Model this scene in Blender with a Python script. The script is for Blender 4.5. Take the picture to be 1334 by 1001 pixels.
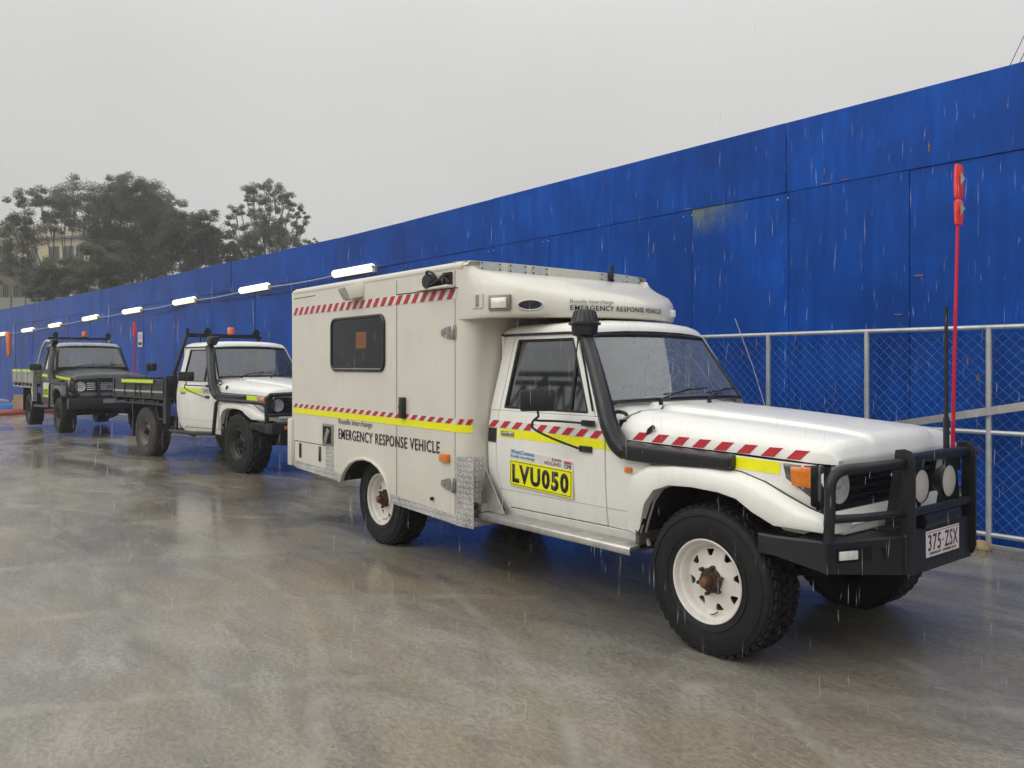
import bpy, bmesh, math, random
from mathutils import Vector, Matrix, noise
R = math.radians
random.seed(7)
S = bpy.context.scene
COL = S.collection
for o in list(bpy.data.objects): bpy.data.objects.remove(o)

# ------------------------------------------------------------------ camera
cam = bpy.data.cameras.new('camera'); camo = bpy.data.objects.new('camera', cam); COL.objects.link(camo)
YAW = R(38.96)
camo.location = (2.70, -4.315, 1.5165)
camo.rotation_euler = (R(90), 0, R(90) - YAW)
cam.sensor_width = 36; cam.lens = 36 * 1068.64 / 1334
cam.shift_y = -24.25 / 1334
cam.clip_end = 1500; cam.clip_start = .05
S.camera = camo

# ------------------------------------------------------------------ sky, sun, exposure
w = bpy.data.worlds.new('World'); S.world = w; w.use_nodes = True
nt = w.node_tree; N = nt.nodes; Lk = nt.links
for n in list(N): N.remove(n)
out = N.new('ShaderNodeOutputWorld'); bg = N.new('ShaderNodeBackground')
sky = N.new('ShaderNodeTexSky'); sky.sky_type = 'NISHITA'; sky.sun_disc = False
sky.sun_elevation = R(35); sky.sun_rotation = R(194)
hs = N.new('ShaderNodeHueSaturation'); hs.inputs['Saturation'].default_value = .06
tc = N.new('ShaderNodeTexCoord'); sx = N.new('ShaderNodeSeparateXYZ')
mr = N.new('ShaderNodeMapRange'); mr.inputs[1].default_value = 0; mr.inputs[2].default_value = 1
mr.inputs[2].default_value = .42; mr.inputs[3].default_value = 5.9; mr.inputs[4].default_value = 7.3
mz = N.new('ShaderNodeMapRange'); mz.interpolation_type = 'SMOOTHSTEP'; mz.inputs[1].default_value = .30; mz.inputs[2].default_value = 1
mz.inputs[3].default_value = 0; mz.inputs[4].default_value = 7.5
ma = N.new('ShaderNodeMath'); ma.operation = 'ADD'
cl = N.new('ShaderNodeTexNoise'); cl.inputs['Scale'].default_value = 1.6; cl.inputs['Detail'].default_value = 4
cm = N.new('ShaderNodeMapRange'); cm.inputs[1].default_value = .3; cm.inputs[2].default_value = .7
cm.inputs[3].default_value = .94; cm.inputs[4].default_value = 1.06
mu = N.new('ShaderNodeMath'); mu.operation = 'MULTIPLY'
cc = N.new('ShaderNodeVectorMath'); cc.operation = 'SCALE'; cc.inputs[0].default_value = (1.0, 1.0, .985)
mx = N.new('ShaderNodeMix'); mx.data_type = 'RGBA'; mx.inputs[0].default_value = .93
Lk.new(tc.outputs['Generated'], sx.inputs[0]); Lk.new(sx.outputs[2], mr.inputs[0])
Lk.new(tc.outputs['Generated'], cl.inputs['Vector']); Lk.new(cl.outputs[0], cm.inputs[0])
Lk.new(sx.outputs[2], mz.inputs[0]); Lk.new(mr.outputs[0], ma.inputs[0]); Lk.new(mz.outputs[0], ma.inputs[1]); Lk.new(ma.outputs[0], mu.inputs[0]); Lk.new(cm.outputs[0], mu.inputs[1]); Lk.new(mu.outputs[0], cc.inputs['Scale'])
Lk.new(sky.outputs[0], hs.inputs['Color']); Lk.new(hs.outputs[0], mx.inputs[6]); Lk.new(cc.outputs[0], mx.inputs[7])
Lk.new(mx.outputs[2], bg.inputs[0]); bg.inputs[1].default_value = .1
Lk.new(bg.outputs[0], out.inputs[0])
sl = bpy.data.lights.new('sun', 'SUN'); sl.energy = 1.1; sl.angle = R(55); sl.color = (1, .97, .93)
so = bpy.data.objects.new('sun', sl); COL.objects.link(so)
# light from behind the camera's left, high
so.rotation_euler = (R(55), 0, R(-14))
S.view_settings.view_transform = 'Standard'; S.view_settings.look = 'None'
S.view_settings.exposure = 0.0; S.view_settings.gamma = 1
S.render.engine = 'CYCLES'
S.cycles.max_bounces = 8; S.cycles.transparent_max_bounces = 24; S.cycles.volume_bounces = 0
S.cycles.caustics_reflective = False; S.cycles.caustics_refractive = False

# ------------------------------------------------------------------ materials
def nmat(name):
    m = bpy.data.materials.new(name); m.use_nodes = True
    return m, m.node_tree.nodes, m.node_tree.links, m.node_tree.nodes['Principled BSDF']
def coords(N, L, scale=(1, 1, 1), kind='Object'):
    tc = N.new('ShaderNodeTexCoord'); mp = N.new('ShaderNodeMapping'); mp.inputs['Scale'].default_value = scale
    L.new(tc.outputs[kind], mp.inputs[0]); return mp.outputs[0]
def tnoise(N, L, vec, scale, detail=4, rough=.55, dist=0):
    n = N.new('ShaderNodeTexNoise'); n.inputs['Scale'].default_value = scale; n.inputs['Detail'].default_value = detail
    n.inputs['Roughness'].default_value = rough; n.inputs['Distortion'].default_value = dist
    if vec: L.new(vec, n.inputs['Vector'])
    return n.outputs[0]
def mrange(N, L, v, a, b, c, d):
    m = N.new('ShaderNodeMapRange'); L.new(v, m.inputs[0])
    for i, x in enumerate((a, b, c, d)): m.inputs[i + 1].default_value = x
    return m.outputs[0]
def mixc(N, L, f, a, b, mode='MIX'):
    m = N.new('ShaderNodeMix'); m.data_type = 'RGBA'; m.blend_type = mode
    if hasattr(f, 'links'): L.new(f, m.inputs[0])
    else: m.inputs[0].default_value = f
    for i, x in ((6, a), (7, b)):
        if hasattr(x, 'links'): L.new(x, m.inputs[i])
        else: m.inputs[i].default_value = (*x, 1)
    return m.outputs[2]
def mth(N, L, op, a, b=None):
    m = N.new('ShaderNodeMath'); m.operation = op
    for i, x in enumerate((a, b)):
        if x is None: continue
        if hasattr(x, 'links'): L.new(x, m.inputs[i])
        else: m.inputs[i].default_value = x
    return m.outputs[0]
def bump(N, L, h, strength, dist, bsdf, extra=None):
    b = N.new('ShaderNodeBump'); b.inputs['Strength'].default_value = strength; b.inputs['Distance'].default_value = dist
    L.new(h, b.inputs['Height'])
    if extra: L.new(extra, b.inputs['Normal'])
    if bsdf: L.new(b.outputs[0], bsdf.inputs['Normal'])
    return b.outputs[0]
def simple(name, col, rough=.5, metal=0, var=.12, vs=9, coat=0, bmp=0, bs=60, dirt=None, ds=2.5, da=.35, spec=None):
    m, N, L, P = nmat(name)
    v = coords(N, L)
    n = tnoise(N, L, v, vs, 5)
    lo = tuple(c * (1 - var) for c in col); hi = tuple(min(1, c * (1 + var)) for c in col)
    c = mixc(N, L, mrange(N, L, n, .3, .7, 0, 1), lo, hi)
    if dirt:
        dn = tnoise(N, L, coords(N, L, (1.2, 1.2, .5)), ds, 7, .65)
        c = mixc(N, L, mrange(N, L, dn, .5, .78, 0, da), c, dirt)
    L.new(c, P.inputs['Base Color'])
    L.new(mrange(N, L, tnoise(N, L, v, vs * 2.3, 4), .3, .7, max(.02, rough - .08), min(1, rough + .1)), P.inputs['Roughness'])
    P.inputs['Metallic'].default_value = metal; P.inputs['Coat Weight'].default_value = coat
    P.inputs['Coat Roughness'].default_value = .06
    if spec is not None: P.inputs['Specular IOR Level'].default_value = spec
    if bmp: bump(N, L, tnoise(N, L, v, bs, 3), bmp, .002, P)
    return m
def paint(name, col, wet=.5, dirt=(.30, .25, .18), da=.22):
    """vehicle paint, wet with beads of rain on the surfaces that face up"""
    m, N, L, P = nmat(name); v = coords(N, L)
    n = tnoise(N, L, v, 3, 4)
    c = mixc(N, L, mrange(N, L, n, .3, .7, 0, 1), tuple(x * .95 for x in col), tuple(min(1, x * 1.03) for x in col))
    st = tnoise(N, L, coords(N, L, (7, 7, .7)), 2.2, 6, .6)
    c = mixc(N, L, mrange(N, L, st, .52, .8, 0, da), c, dirt)
    # road film low down
    sp = N.new('ShaderNodeSeparateXYZ'); L.new(v, sp.inputs[0])
    low = mrange(N, L, sp.outputs[2], .75, .40, 0, .35)
    sn = mth(N, L, 'MULTIPLY', low, mrange(N, L, tnoise(N, L, v, 6, 6, .65), .35, .7, 0, 1))
    c = mixc(N, L, sn, c, dirt)
    L.new(c, P.inputs['Base Color'])
    vo = N.new('ShaderNodeTexVoronoi'); vo.inputs['Scale'].default_value = 85; L.new(v, vo.inputs['Vector'])
    d = mrange(N, L, vo.outputs['Distance'], .0, .42, 1, 0)
    ms = mrange(N, L, tnoise(N, L, v, 34, 2), .42, .56, 0, 1)
    geo = N.new('ShaderNodeNewGeometry'); s2 = N.new('ShaderNodeSeparateXYZ'); L.new(geo.outputs['Normal'], s2.inputs[0])
    up = mrange(N, L, s2.outputs[2], .2, .75, .10, 1)
    h = mth(N, L, 'MULTIPLY', mth(N, L, 'MULTIPLY', d, ms), up)
    bump(N, L, h, .55 * wet, .004, P)
    P.inputs['Roughness'].default_value = .38; P.inputs['Coat Weight'].default_value = .45; P.inputs['Coat Roughness'].default_value = .12
    return m
def flat(name, col, rough=.45):
    return simple(name, col, rough, var=.05, vs=14)
def emis(name, col, st):
    m, N, L, P = nmat(name); P.inputs['Base Color'].default_value = (*col, 1)
    P.inputs['Emission Color'].default_value = (*col, 1); P.inputs['Emission Strength'].default_value = st
    return m
def glass(name, tint=(.55, .6, .6), trans=.75, drops=0.0, ior=1.5, mist=0.0, refl=1.4):
    m = bpy.data.materials.new(name); m.use_nodes = True; N = m.node_tree.nodes; L = m.node_tree.links
    for n in list(N): N.remove(n)
    o = N.new('ShaderNodeOutputMaterial'); t = N.new('ShaderNodeBsdfTransparent'); t.inputs[0].default_value = (*[x * trans for x in tint], 1)
    g = N.new('ShaderNodeBsdfGlossy'); g.inputs['Roughness'].default_value = .03; g.inputs[0].default_value = (.95, .97, 1, 1)
    f = N.new('ShaderNodeFresnel'); gi = N.new('ShaderNodeNewGeometry'); mi = N.new('ShaderNodeMapRange'); L.new(gi.outputs['Backfacing'], mi.inputs[0])
    mi.inputs[3].default_value = ior; mi.inputs[4].default_value = 1 / ior; L.new(mi.outputs[0], f.inputs[0])
    mf = N.new('ShaderNodeMath'); mf.operation = 'MULTIPLY_ADD'; L.new(f.outputs[0], mf.inputs[0]); mf.inputs[1].default_value = refl; mf.inputs[2].default_value = .02
    mx = N.new('ShaderNodeMixShader'); L.new(mf.outputs[0], mx.inputs[0]); L.new(t.outputs[0], mx.inputs[1]); L.new(g.outputs[0], mx.inputs[2])
    if drops:
        v = coords(N, L); vo = N.new('ShaderNodeTexVoronoi'); vo.inputs['Scale'].default_value = 70; L.new(v, vo.inputs['Vector'])
        d = mrange(N, L, vo.outputs['Distance'], .0, .35, 1, 0)
        nn = tnoise(N, L, coords(N, L, (1, 1, .4)), 30, 3)
        h = mth(N, L, 'MULTIPLY', d, mrange(N, L, nn, .4, .6, 0, 1))
        bn = bump(N, L, h, drops, .004, None); L.new(bn, g.inputs['Normal']); L.new(bn, f.inputs['Normal'])
    last = mx.outputs[0]
    if mist:
        df = N.new('ShaderNodeBsdfDiffuse'); df.inputs[0].default_value = (.6, .64, .64, 1)
        m2 = N.new('ShaderNodeMixShader'); v = coords(N, L)
        mm = mrange(N, L, tnoise(N, L, v, 40, 6, .7), .3, .75, mist * .4, mist * 1.5)
        L.new(mm, m2.inputs[0]); L.new(last, m2.inputs[1]); L.new(df.outputs[0], m2.inputs[2]); last = m2.outputs[0]
    L.new(last, o.inputs[0]); return m

M = {}
M['cream'] = paint('cream_body_paint', (.72, .69, .60), .35, da=.10)
M['white'] = paint('white_vehicle_paint', (.87, .86, .81), .9, da=.12)
M['green'] = paint('dark_blue_grey_paint', (.012, .020, .026), .8, (.10, .09, .075), .3)
M['roof_sheen'] = simple('painted_roof_sheen', (.30, .33, .35), .25, .3, coat=.5)  # dark ute's roof coloured paler, silver reflection put into the base colour
M['black'] = simple('black_steel_coating', (.012, .013, .016), .42, 0, .25, 14, coat=.1, bmp=.25, bs=90, dirt=(.03, .028, .026), da=.3, spec=.4)
M['black_plastic'] = simple('black_plastic', (.009, .010, .012), .36, 0, .2, 20, coat=.1, bmp=.15, bs=180)
M['rubber'] = simple('tyre_rubber', (.009, .009, .010), .60, 0, .25, 25, bmp=.3, bs=120, dirt=(.035, .032, .028), da=.25, spec=.35)
M['rubber_mud'] = simple('muddy_tyre_rubber', (.05, .047, .042), .75, 0, .3, 18, bmp=.4, bs=90, dirt=(.16, .14, .11), da=.6)
M['dark'] = simple('underbody_grime', (.012, .011, .010), .8, 0, .3)
M['interior'] = simple('dark_cab_trim', (.035, .036, .038), .75)
M['seat'] = simple('grey_seat_cloth', (.09, .09, .095), .9)
M['rimwhite'] = simple('white_wheel_paint', (.74, .71, .66), .4, 0, .06, 12, dirt=(.30, .22, .15), da=.35, ds=7)
M['rimdark'] = simple('dusty_dark_wheel', (.05, .048, .045), .5, .3, dirt=(.16, .14, .11), da=.5, ds=9)
M['rimgrey'] = simple('muddy_grey_wheel', (.17, .155, .13), .6, .1, dirt=(.25, .21, .16), da=.6, ds=9)
M['muddy'] = simple('mud_splashed_liner', (.10, .085, .07), .8, 0, .4, 12, dirt=(.20, .17, .13), da=.7, ds=9)
M['rust'] = simple('rusty_hub_steel', (.07, .045, .032), .6, .5, .4, 30, bmp=.5, bs=60, dirt=(.20, .07, .03), da=.8, ds=18)
M['rustcap'] = simple('rusted_hub_cap', (.25, .10, .045), .7, .2, .4, 40)
M['galv'] = simple('galvanised_steel', (.52, .53, .53), .42, .55, .12, 12, dirt=(.30, .28, .24), da=.4, ds=6)
M['alu'] = simple('worn_aluminium', (.55, .54, .51), .38, .75, .15, 10, dirt=(.28, .26, .23), da=.5, ds=4)
M['chrome'] = simple('chrome', (.75, .76, .77), .12, 1, .04)
M['steel'] = simple('stainless_hardware', (.40, .39, .36), .35, .85, .2, 30)
M['red'] = flat('red_reflective_tape', (.50, .018, .030), .35)
M['whitetape'] = flat('white_reflective_tape', (.74, .72, .68), .35)
def yel(name, c, e):
    m = flat(name, c, .35); return m
M['yellow'] = yel('yellow_fluoro_tape', (.92, .90, .005), 0)
M['lime'] = yel('lime_fluoro_tape', (.62, .85, .02), 0)
M['ink'] = flat('black_lettering', (.012, .012, .014), .5)
M['greyink'] = flat('grey_lettering', (.16, .16, .16), .5)
M['blueink'] = flat('blue_lettering', (.03, .22, .55), .5)
M['redink'] = flat('red_lettering', (.55, .03, .04), .5)
M['maroonink'] = flat('maroon_lettering', (.16, .012, .03), .5)
M['plate'] = flat('number_plate_white', (.80, .78, .76), .4)
M['amber'] = simple('amber_lens', (.75, .20, .008), .18, 0, .2, 60, coat=1)
M['lens'] = simple('clear_lamp_lens', (.84, .82, .77), .12, .12, .12, 30, coat=1, bmp=.6, bs=70)
M['lensgrey'] = simple('dull_lamp_lens', (.35, .34, .31), .2, .3, .3, 40, coat=1, bmp=.6, bs=90)
M['lensdark'] = simple('smoky_lamp_lens', (.10, .10, .095), .15, .2, .3, 40, coat=1)
M['reflector'] = simple('headlight_reflector', (.88, .87, .84), .35, .0, .16, 40, bmp=.6, bs=55)
M['headglass'] = glass('headlight_glass', (.95, .96, .96), .92, 0, refl=1.6)
M['sealer'] = simple('clear_strip', (.60, .62, .60), .2, .1, .12, 20, coat=.5)
M['glass'] = glass('cab_side_glass', (.46, .56, .54), .62, refl=2.8)
M['screen'] = glass('rain_beaded_windscreen', (.55, .68, .68), .75, .6, mist=.15, refl=3.0)
M['screen_far'] = glass('wet_windscreen', (.55, .66, .66), .8, .12, mist=.06, refl=1.9)
M['tinted'] = glass('dark_tinted_glass', (.10, .11, .12), .8, 0)
M['flag'] = flat('fluoro_red_flag', (.95, .060, .050), .5)
M['pole_red'] = flat('red_fibreglass_pole', (.62, .01, .05), .35)
M['orange'] = simple('orange_plastic', (.75, .15, .02), .4)
M['beacon'] = simple('orange_beacon_lens', (.80, .13, .015), .2, 0, .1, coat=1)
M['tube'] = emis('lit_tube_lamp', (1, .88, .60), 1.35)
M['cable'] = flat('pale_cable', (.45, .45, .47), .5)
M['blackcable'] = flat('black_cable', (.02, .02, .02), .5)
M['paper'] = flat('notice_paper', (.62, .62, .60), .6)
M['timber'] = simple('tan_board', (.38, .27, .16), .7)
M['brownload'] = simple('brown_tray_deck', (.22, .14, .08), .7)
M['traygrey'] = simple('aluminium_tray_side', (.42, .42, .40), .4, .5, .15, 8, dirt=(.2, .18, .15), da=.4)
M['trayblack'] = simple('dark_tray_steel', (.022, .022, .024), .4, .1, .2, 8, dirt=(.07, .06, .05), da=.4)
# checker plate
def checker(p=.038):
    m, N, L, P = nmat('aluminium_checker_plate'); v = coords(N, L)
    sp = N.new('ShaderNodeSeparateXYZ'); L.new(v, sp.inputs[0])
    u = mth(N, L, 'ADD', sp.outputs[0], mth(N, L, 'ABSOLUTE', sp.outputs[1])); u = mth(N, L, 'SUBTRACT', sp.outputs[0], mth(N, L, 'ABSOLUTE', sp.outputs[1]))
    a = mth(N, L, 'DIVIDE', u, p); c = mth(N, L, 'DIVIDE', sp.outputs[2], p)
    fa = mth(N, L, 'SUBTRACT', mth(N, L, 'FRACT', a), .5); fc = mth(N, L, 'SUBTRACT', mth(N, L, 'FRACT', c), .5)
    par = mth(N, L, 'FRACT', mth(N, L, 'MULTIPLY', mth(N, L, 'ADD', mth(N, L, 'FLOOR', a), mth(N, L, 'FLOOR', c)), .5))
    sg = mth(N, L, 'SUBTRACT', mth(N, L, 'MULTIPLY', mth(N, L, 'GREATER_THAN', mth(N, L, 'ABSOLUTE', par), .25), 2.0), 1.0)
    fs = mth(N, L, 'MULTIPLY', fc, sg)
    d1 = mth(N, L, 'DIVIDE', mth(N, L, 'ADD', fa, fs), .26); d2 = mth(N, L, 'DIVIDE', mth(N, L, 'SUBTRACT', fa, fs), .80)
    h = mth(N, L, 'SUBTRACT', 1.0, mth(N, L, 'ADD', mth(N, L, 'MULTIPLY', d1, d1), mth(N, L, 'MULTIPLY', d2, d2)))
    h = mrange(N, L, h, 0, .5, 0, 1)
    n = tnoise(N, L, v, 7, 5)
    c0 = mixc(N, L, mrange(N, L, n, .35, .7, 0, 1), (.62, .62, .60), (.36, .35, .32))
    c0 = mixc(N, L, mth(N, L, 'MULTIPLY', h, .8), c0, (.92, .92, .90))
    L.new(c0, P.inputs['Base Color']); P.inputs['Metallic'].default_value = .55; L.new(mrange(N, L, h, 0, 1, .5, .22), P.inputs['Roughness'])
    bump(N, L, h, 1.0, .006, P); return m
M['checker'] = checker()

def ground_mat():
    m, N, L, P = nmat('wet_rained_on_concrete')
    def rot(a, sc, loc=(0, 0, 0)):
        tc = N.new('ShaderNodeTexCoord'); mp = N.new('ShaderNodeMapping'); mp.inputs['Rotation'].default_value = (0, 0, R(a)); mp.inputs['Scale'].default_value = sc; mp.inputs['Location'].default_value = loc
        L.new(tc.outputs['Object'], mp.inputs[0]); return mp.outputs[0]
    v = coords(N, L); vs = rot(12, (.4, 1, 1))
    big = tnoise(N, L, vs, .5, 6, .6, .6)
    mid = tnoise(N, L, vs, 2.0, 9, .68, 1.0)
    mid2 = tnoise(N, L, rot(-35, (.35, 1.3, 1), (5, 2, 0)), 1.5, 9, .7, 1.6)
    fine = tnoise(N, L, rot(20, (.6, 1, 1)), 46, 9, .75)
    grit = tnoise(N, L, v, 210, 4, .7)
    c = mixc(N, L, mrange(N, L, big, .34, .66, 0, 1), (.185, .170, .138), (.275, .256, .214))
    c = mixc(N, L, mrange(N, L, mid, .46, .64, 0, .62), c, (.44, .415, .35))
    tan = mrange(N, L, tnoise(N, L, rot(0, (.5, 1, 1), (3, 1, 0)), .8, 6, .62), .46, .60, 0, .7)
    c = mixc(N, L, tan, c, (.30, .235, .15))
    c = mixc(N, L, mrange(N, L, mid2, .52, .74, 0, .38), c, (.38, .36, .31))
    c = mixc(N, L, mrange(N, L, mid2, .47, .34, 0, .55), c, (.105, .100, .088))
    c = mixc(N, L, mrange(N, L, fine, .44, .66, 0, .70), c, (.10, .092, .076))
    c = mixc(N, L, mrange(N, L, fine, .46, .30, 0, .50), c, (.40, .375, .32))
    c = mixc(N, L, mrange(N, L, grit, .56, .68, 0, .85), c, (.045, .042, .036))
    # dark specks of gravel and pale scratches left by tyres
    vo = N.new('ShaderNodeTexVoronoi'); vo.inputs['Scale'].default_value = 9; L.new(v, vo.inputs['Vector'])
    c = mixc(N, L, mth(N, L, 'MULTIPLY', mrange(N, L, vo.outputs['Distance'], .045, .06, 1, 0), .85), c, (.03, .028, .025))
    for ang, loc, sc in ((0, (4, 9, 0), .33), (25, (-7, 3, 0), .21)):
        wv = N.new('ShaderNodeTexWave'); wv.wave_type = 'RINGS'; wv.rings_direction = 'Z'; wv.inputs['Scale'].default_value = sc
        wv.inputs['Distortion'].default_value = 2.6; wv.inputs['Detail'].default_value = 4; wv.inputs['Detail Scale'].default_value = .6
        L.new(rot(ang, (1, 1, 1), loc), wv.inputs[0])
        sc_ = mth(N, L, 'MULTIPLY', mrange(N, L, wv.outputs[1], .965, .999, 0, .55), mrange(N, L, tnoise(N, L, v, 1.9, 7, .72), .44, .60, 0, 1))
        c = mixc(N, L, sc_, c, (.36, .338, .288))
    L.new(c, P.inputs['Base Color'])
    film = tnoise(N, L, rot(8, (.45, 1, 1), (1, 4, 0)), .7, 6, .62, .8)
    spx = N.new('ShaderNodeSeparateXYZ'); L.new(v, spx.inputs[0])
    film = mth(N, L, 'SUBTRACT', film, mrange(N, L, spx.outputs[0], 0.0, -6.0, -.05, .02))
    r = mrange(N, L, film, .40, .60, .09, .42)
    L.new(mth(N, L, 'ADD', r, mrange(N, L, fine, .3, .7, -.03, .10)), P.inputs['Roughness'])
    P.inputs['IOR'].default_value = 1.38
    L.new(mrange(N, L, film, .38, .64, 1.0, .35), P.inputs['Coat Weight']); P.inputs['Coat IOR'].default_value = 1.33
    L.new(mrange(N, L, film, .38, .62, .03, .20), P.inputs['Coat Roughness'])
    rip = tnoise(N, L, v, 24, 5, .72, .3)
    rv = N.new('ShaderNodeTexVoronoi'); rv.inputs['Scale'].default_value = 14; L.new(v, rv.inputs['Vector'])
    ring = mth(N, L, 'SINE', mth(N, L, 'MULTIPLY', rv.outputs['Distance'], 38)); ring = mth(N, L, 'MULTIPLY', ring, mrange(N, L, rv.outputs['Distance'], .05, .5, .5, 0))
    b1 = bump(N, L, mth(N, L, 'ADD', rip, mth(N, L, 'MULTIPLY', ring, .22)), .085, .010, None)
    b2 = bump(N, L, mth(N, L, 'ADD', grit, fine), .6, .003, None, b1)
    L.new(b2, P.inputs['Normal']); L.new(b1, P.inputs['Coat Normal'])
    return m
M['ground'] = ground_mat()

def wall_mat(name, k, hue=0):
    m, N, L, P = nmat(name)
    tc = N.new('ShaderNodeTexCoord'); oi = N.new('ShaderNodeObjectInfo')
    ad = N.new('ShaderNodeVectorMath'); ad.operation = 'ADD'; L.new(tc.outputs['Object'], ad.inputs[0]); L.new(oi.outputs['Location'], ad.inputs[1])
    v = ad.outputs[0]
    mp = N.new('ShaderNodeMapping'); mp.inputs['Scale'].default_value = (6, 6, .6); L.new(v, mp.inputs[0])
    st = tnoise(N, L, mp.outputs[0], 1.6, 7, .65)
    bl = tnoise(N, L, v, 1.1, 5, .6)
    c = mixc(N, L, mrange(N, L, st, .35, .7, 0, 1), (.0008 * k, .052 * k, .31 * k), (.0020 * k, .088 * k, .46 * k))
    c = mixc(N, L, mrange(N, L, bl, .38, .62, 0, .75), c, (.0015 * k, .038 * k, .215 * k))
    # run stains, faint chalky streaks
    m3 = N.new('ShaderNodeMapping'); m3.inputs['Scale'].default_value = (26, 26, 1.1); L.new(v, m3.inputs[0])
    s3 = tnoise(N, L, m3.outputs[0], 1, 3, .5)
    c = mixc(N, L, mrange(N, L, s3, .66, .80, 0, .16), c, (.10, .19, .42))
    c = mixc(N, L, mrange(N, L, tnoise(N, L, v, 9, 6, .7), .71, .75, 0, .6), c, (.09, .08, .08))
    hv = N.new('ShaderNodeHueSaturation'); L.new(c, hv.inputs['Color'])
    L.new(mrange(N, L, oi.outputs['Random'], 0, 1, .94, 1.06), hv.inputs['Value'])
    L.new(hv.outputs[0], P.inputs['Base Color'])
    L.new(mrange(N, L, st, .3, .7, .30, .5), P.inputs['Roughness'])
    P.inputs['Specular IOR Level'].default_value = .12
    if k > 1.05:      # mossy yellow stain in the far top corner of the newer sheet
        sp = N.new('ShaderNodeSeparateXYZ'); L.new(tc.outputs['Object'], sp.inputs[0])
        mk = mth(N, L, 'MULTIPLY', mrange(N, L, sp.outputs[2], 2.95, 3.27, 0, 1), mrange(N, L, sp.outputs[0], .75, .05, 0, 1))
        mk = mth(N, L, 'MULTIPLY', mk, mrange(N, L, tnoise(N, L, v, 5, 6, .7), .35, .6, .1, .8))
        L.new(mixc(N, L, mk, hv.outputs[0], (.22, .27, .10)), P.inputs['Base Color'])
    bump(N, L, tnoise(N, L, mp.outputs[0], 10, 4), .15, .002, P)
    return m
M['wall'] = wall_mat('blue_painted_plywood', 1.0)
M['batten'] = flat('dark_batten', (.002, .022, .12), .8)
M['patch'] = wall_mat('newer_blue_painted_plywood', 1.18)
M['leaf'] = []
for i, c in enumerate([(.105, .120, .078), (.140, .155, .100), (.080, .092, .060), (.165, .175, .120)]):
    m = simple('gum_leaves_%s' % 'abcd'[i], c, .65, 0, .35, 1.2); M['leaf'].append(m)
    N_ = m.node_tree.nodes; L_ = m.node_tree.links; P_ = N_['Principled BSDF']; tr = N_.new('ShaderNodeBsdfTranslucent'); tr.inputs[0].default_value = (*[min(1, x * 1.25) for x in c], 1)
    mxs = N_.new('ShaderNodeMixShader'); mxs.inputs[0].default_value = .45; L_.new(P_.outputs[0], mxs.inputs[1]); L_.new(tr.outputs[0], mxs.inputs[2]); L_.new(mxs.outputs[0], N_['Material Output'].inputs[0])
M['bark'] = simple('grey_bark', (.11, .095, .08), .85, 0, .3, 4)
M['hill'] = simple('scrubby_hillside', (.055, .065, .035), .9, 0, .4, .4)
M['render_cream'] = simple('cream_render', (.52, .45, .30), .8, 0, .1, .6)
M['render_brown'] = simple('brown_weatherboard', (.20, .155, .13), .8, 0, .15, .6)
M['roofgrey'] = simple('grey_roofing', (.13, .13, .13), .7)
M['pane'] = simple('dark_window_pane', (.03, .035, .045), .12)
M['paleconc'] = simple('pale_concrete', (.42, .41, .36), .8, 0, .2, .8)
M['palepanel'] = simple('pale_green_grey_panel', (.30, .32, .26), .7, 0, .15, .5)

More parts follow.
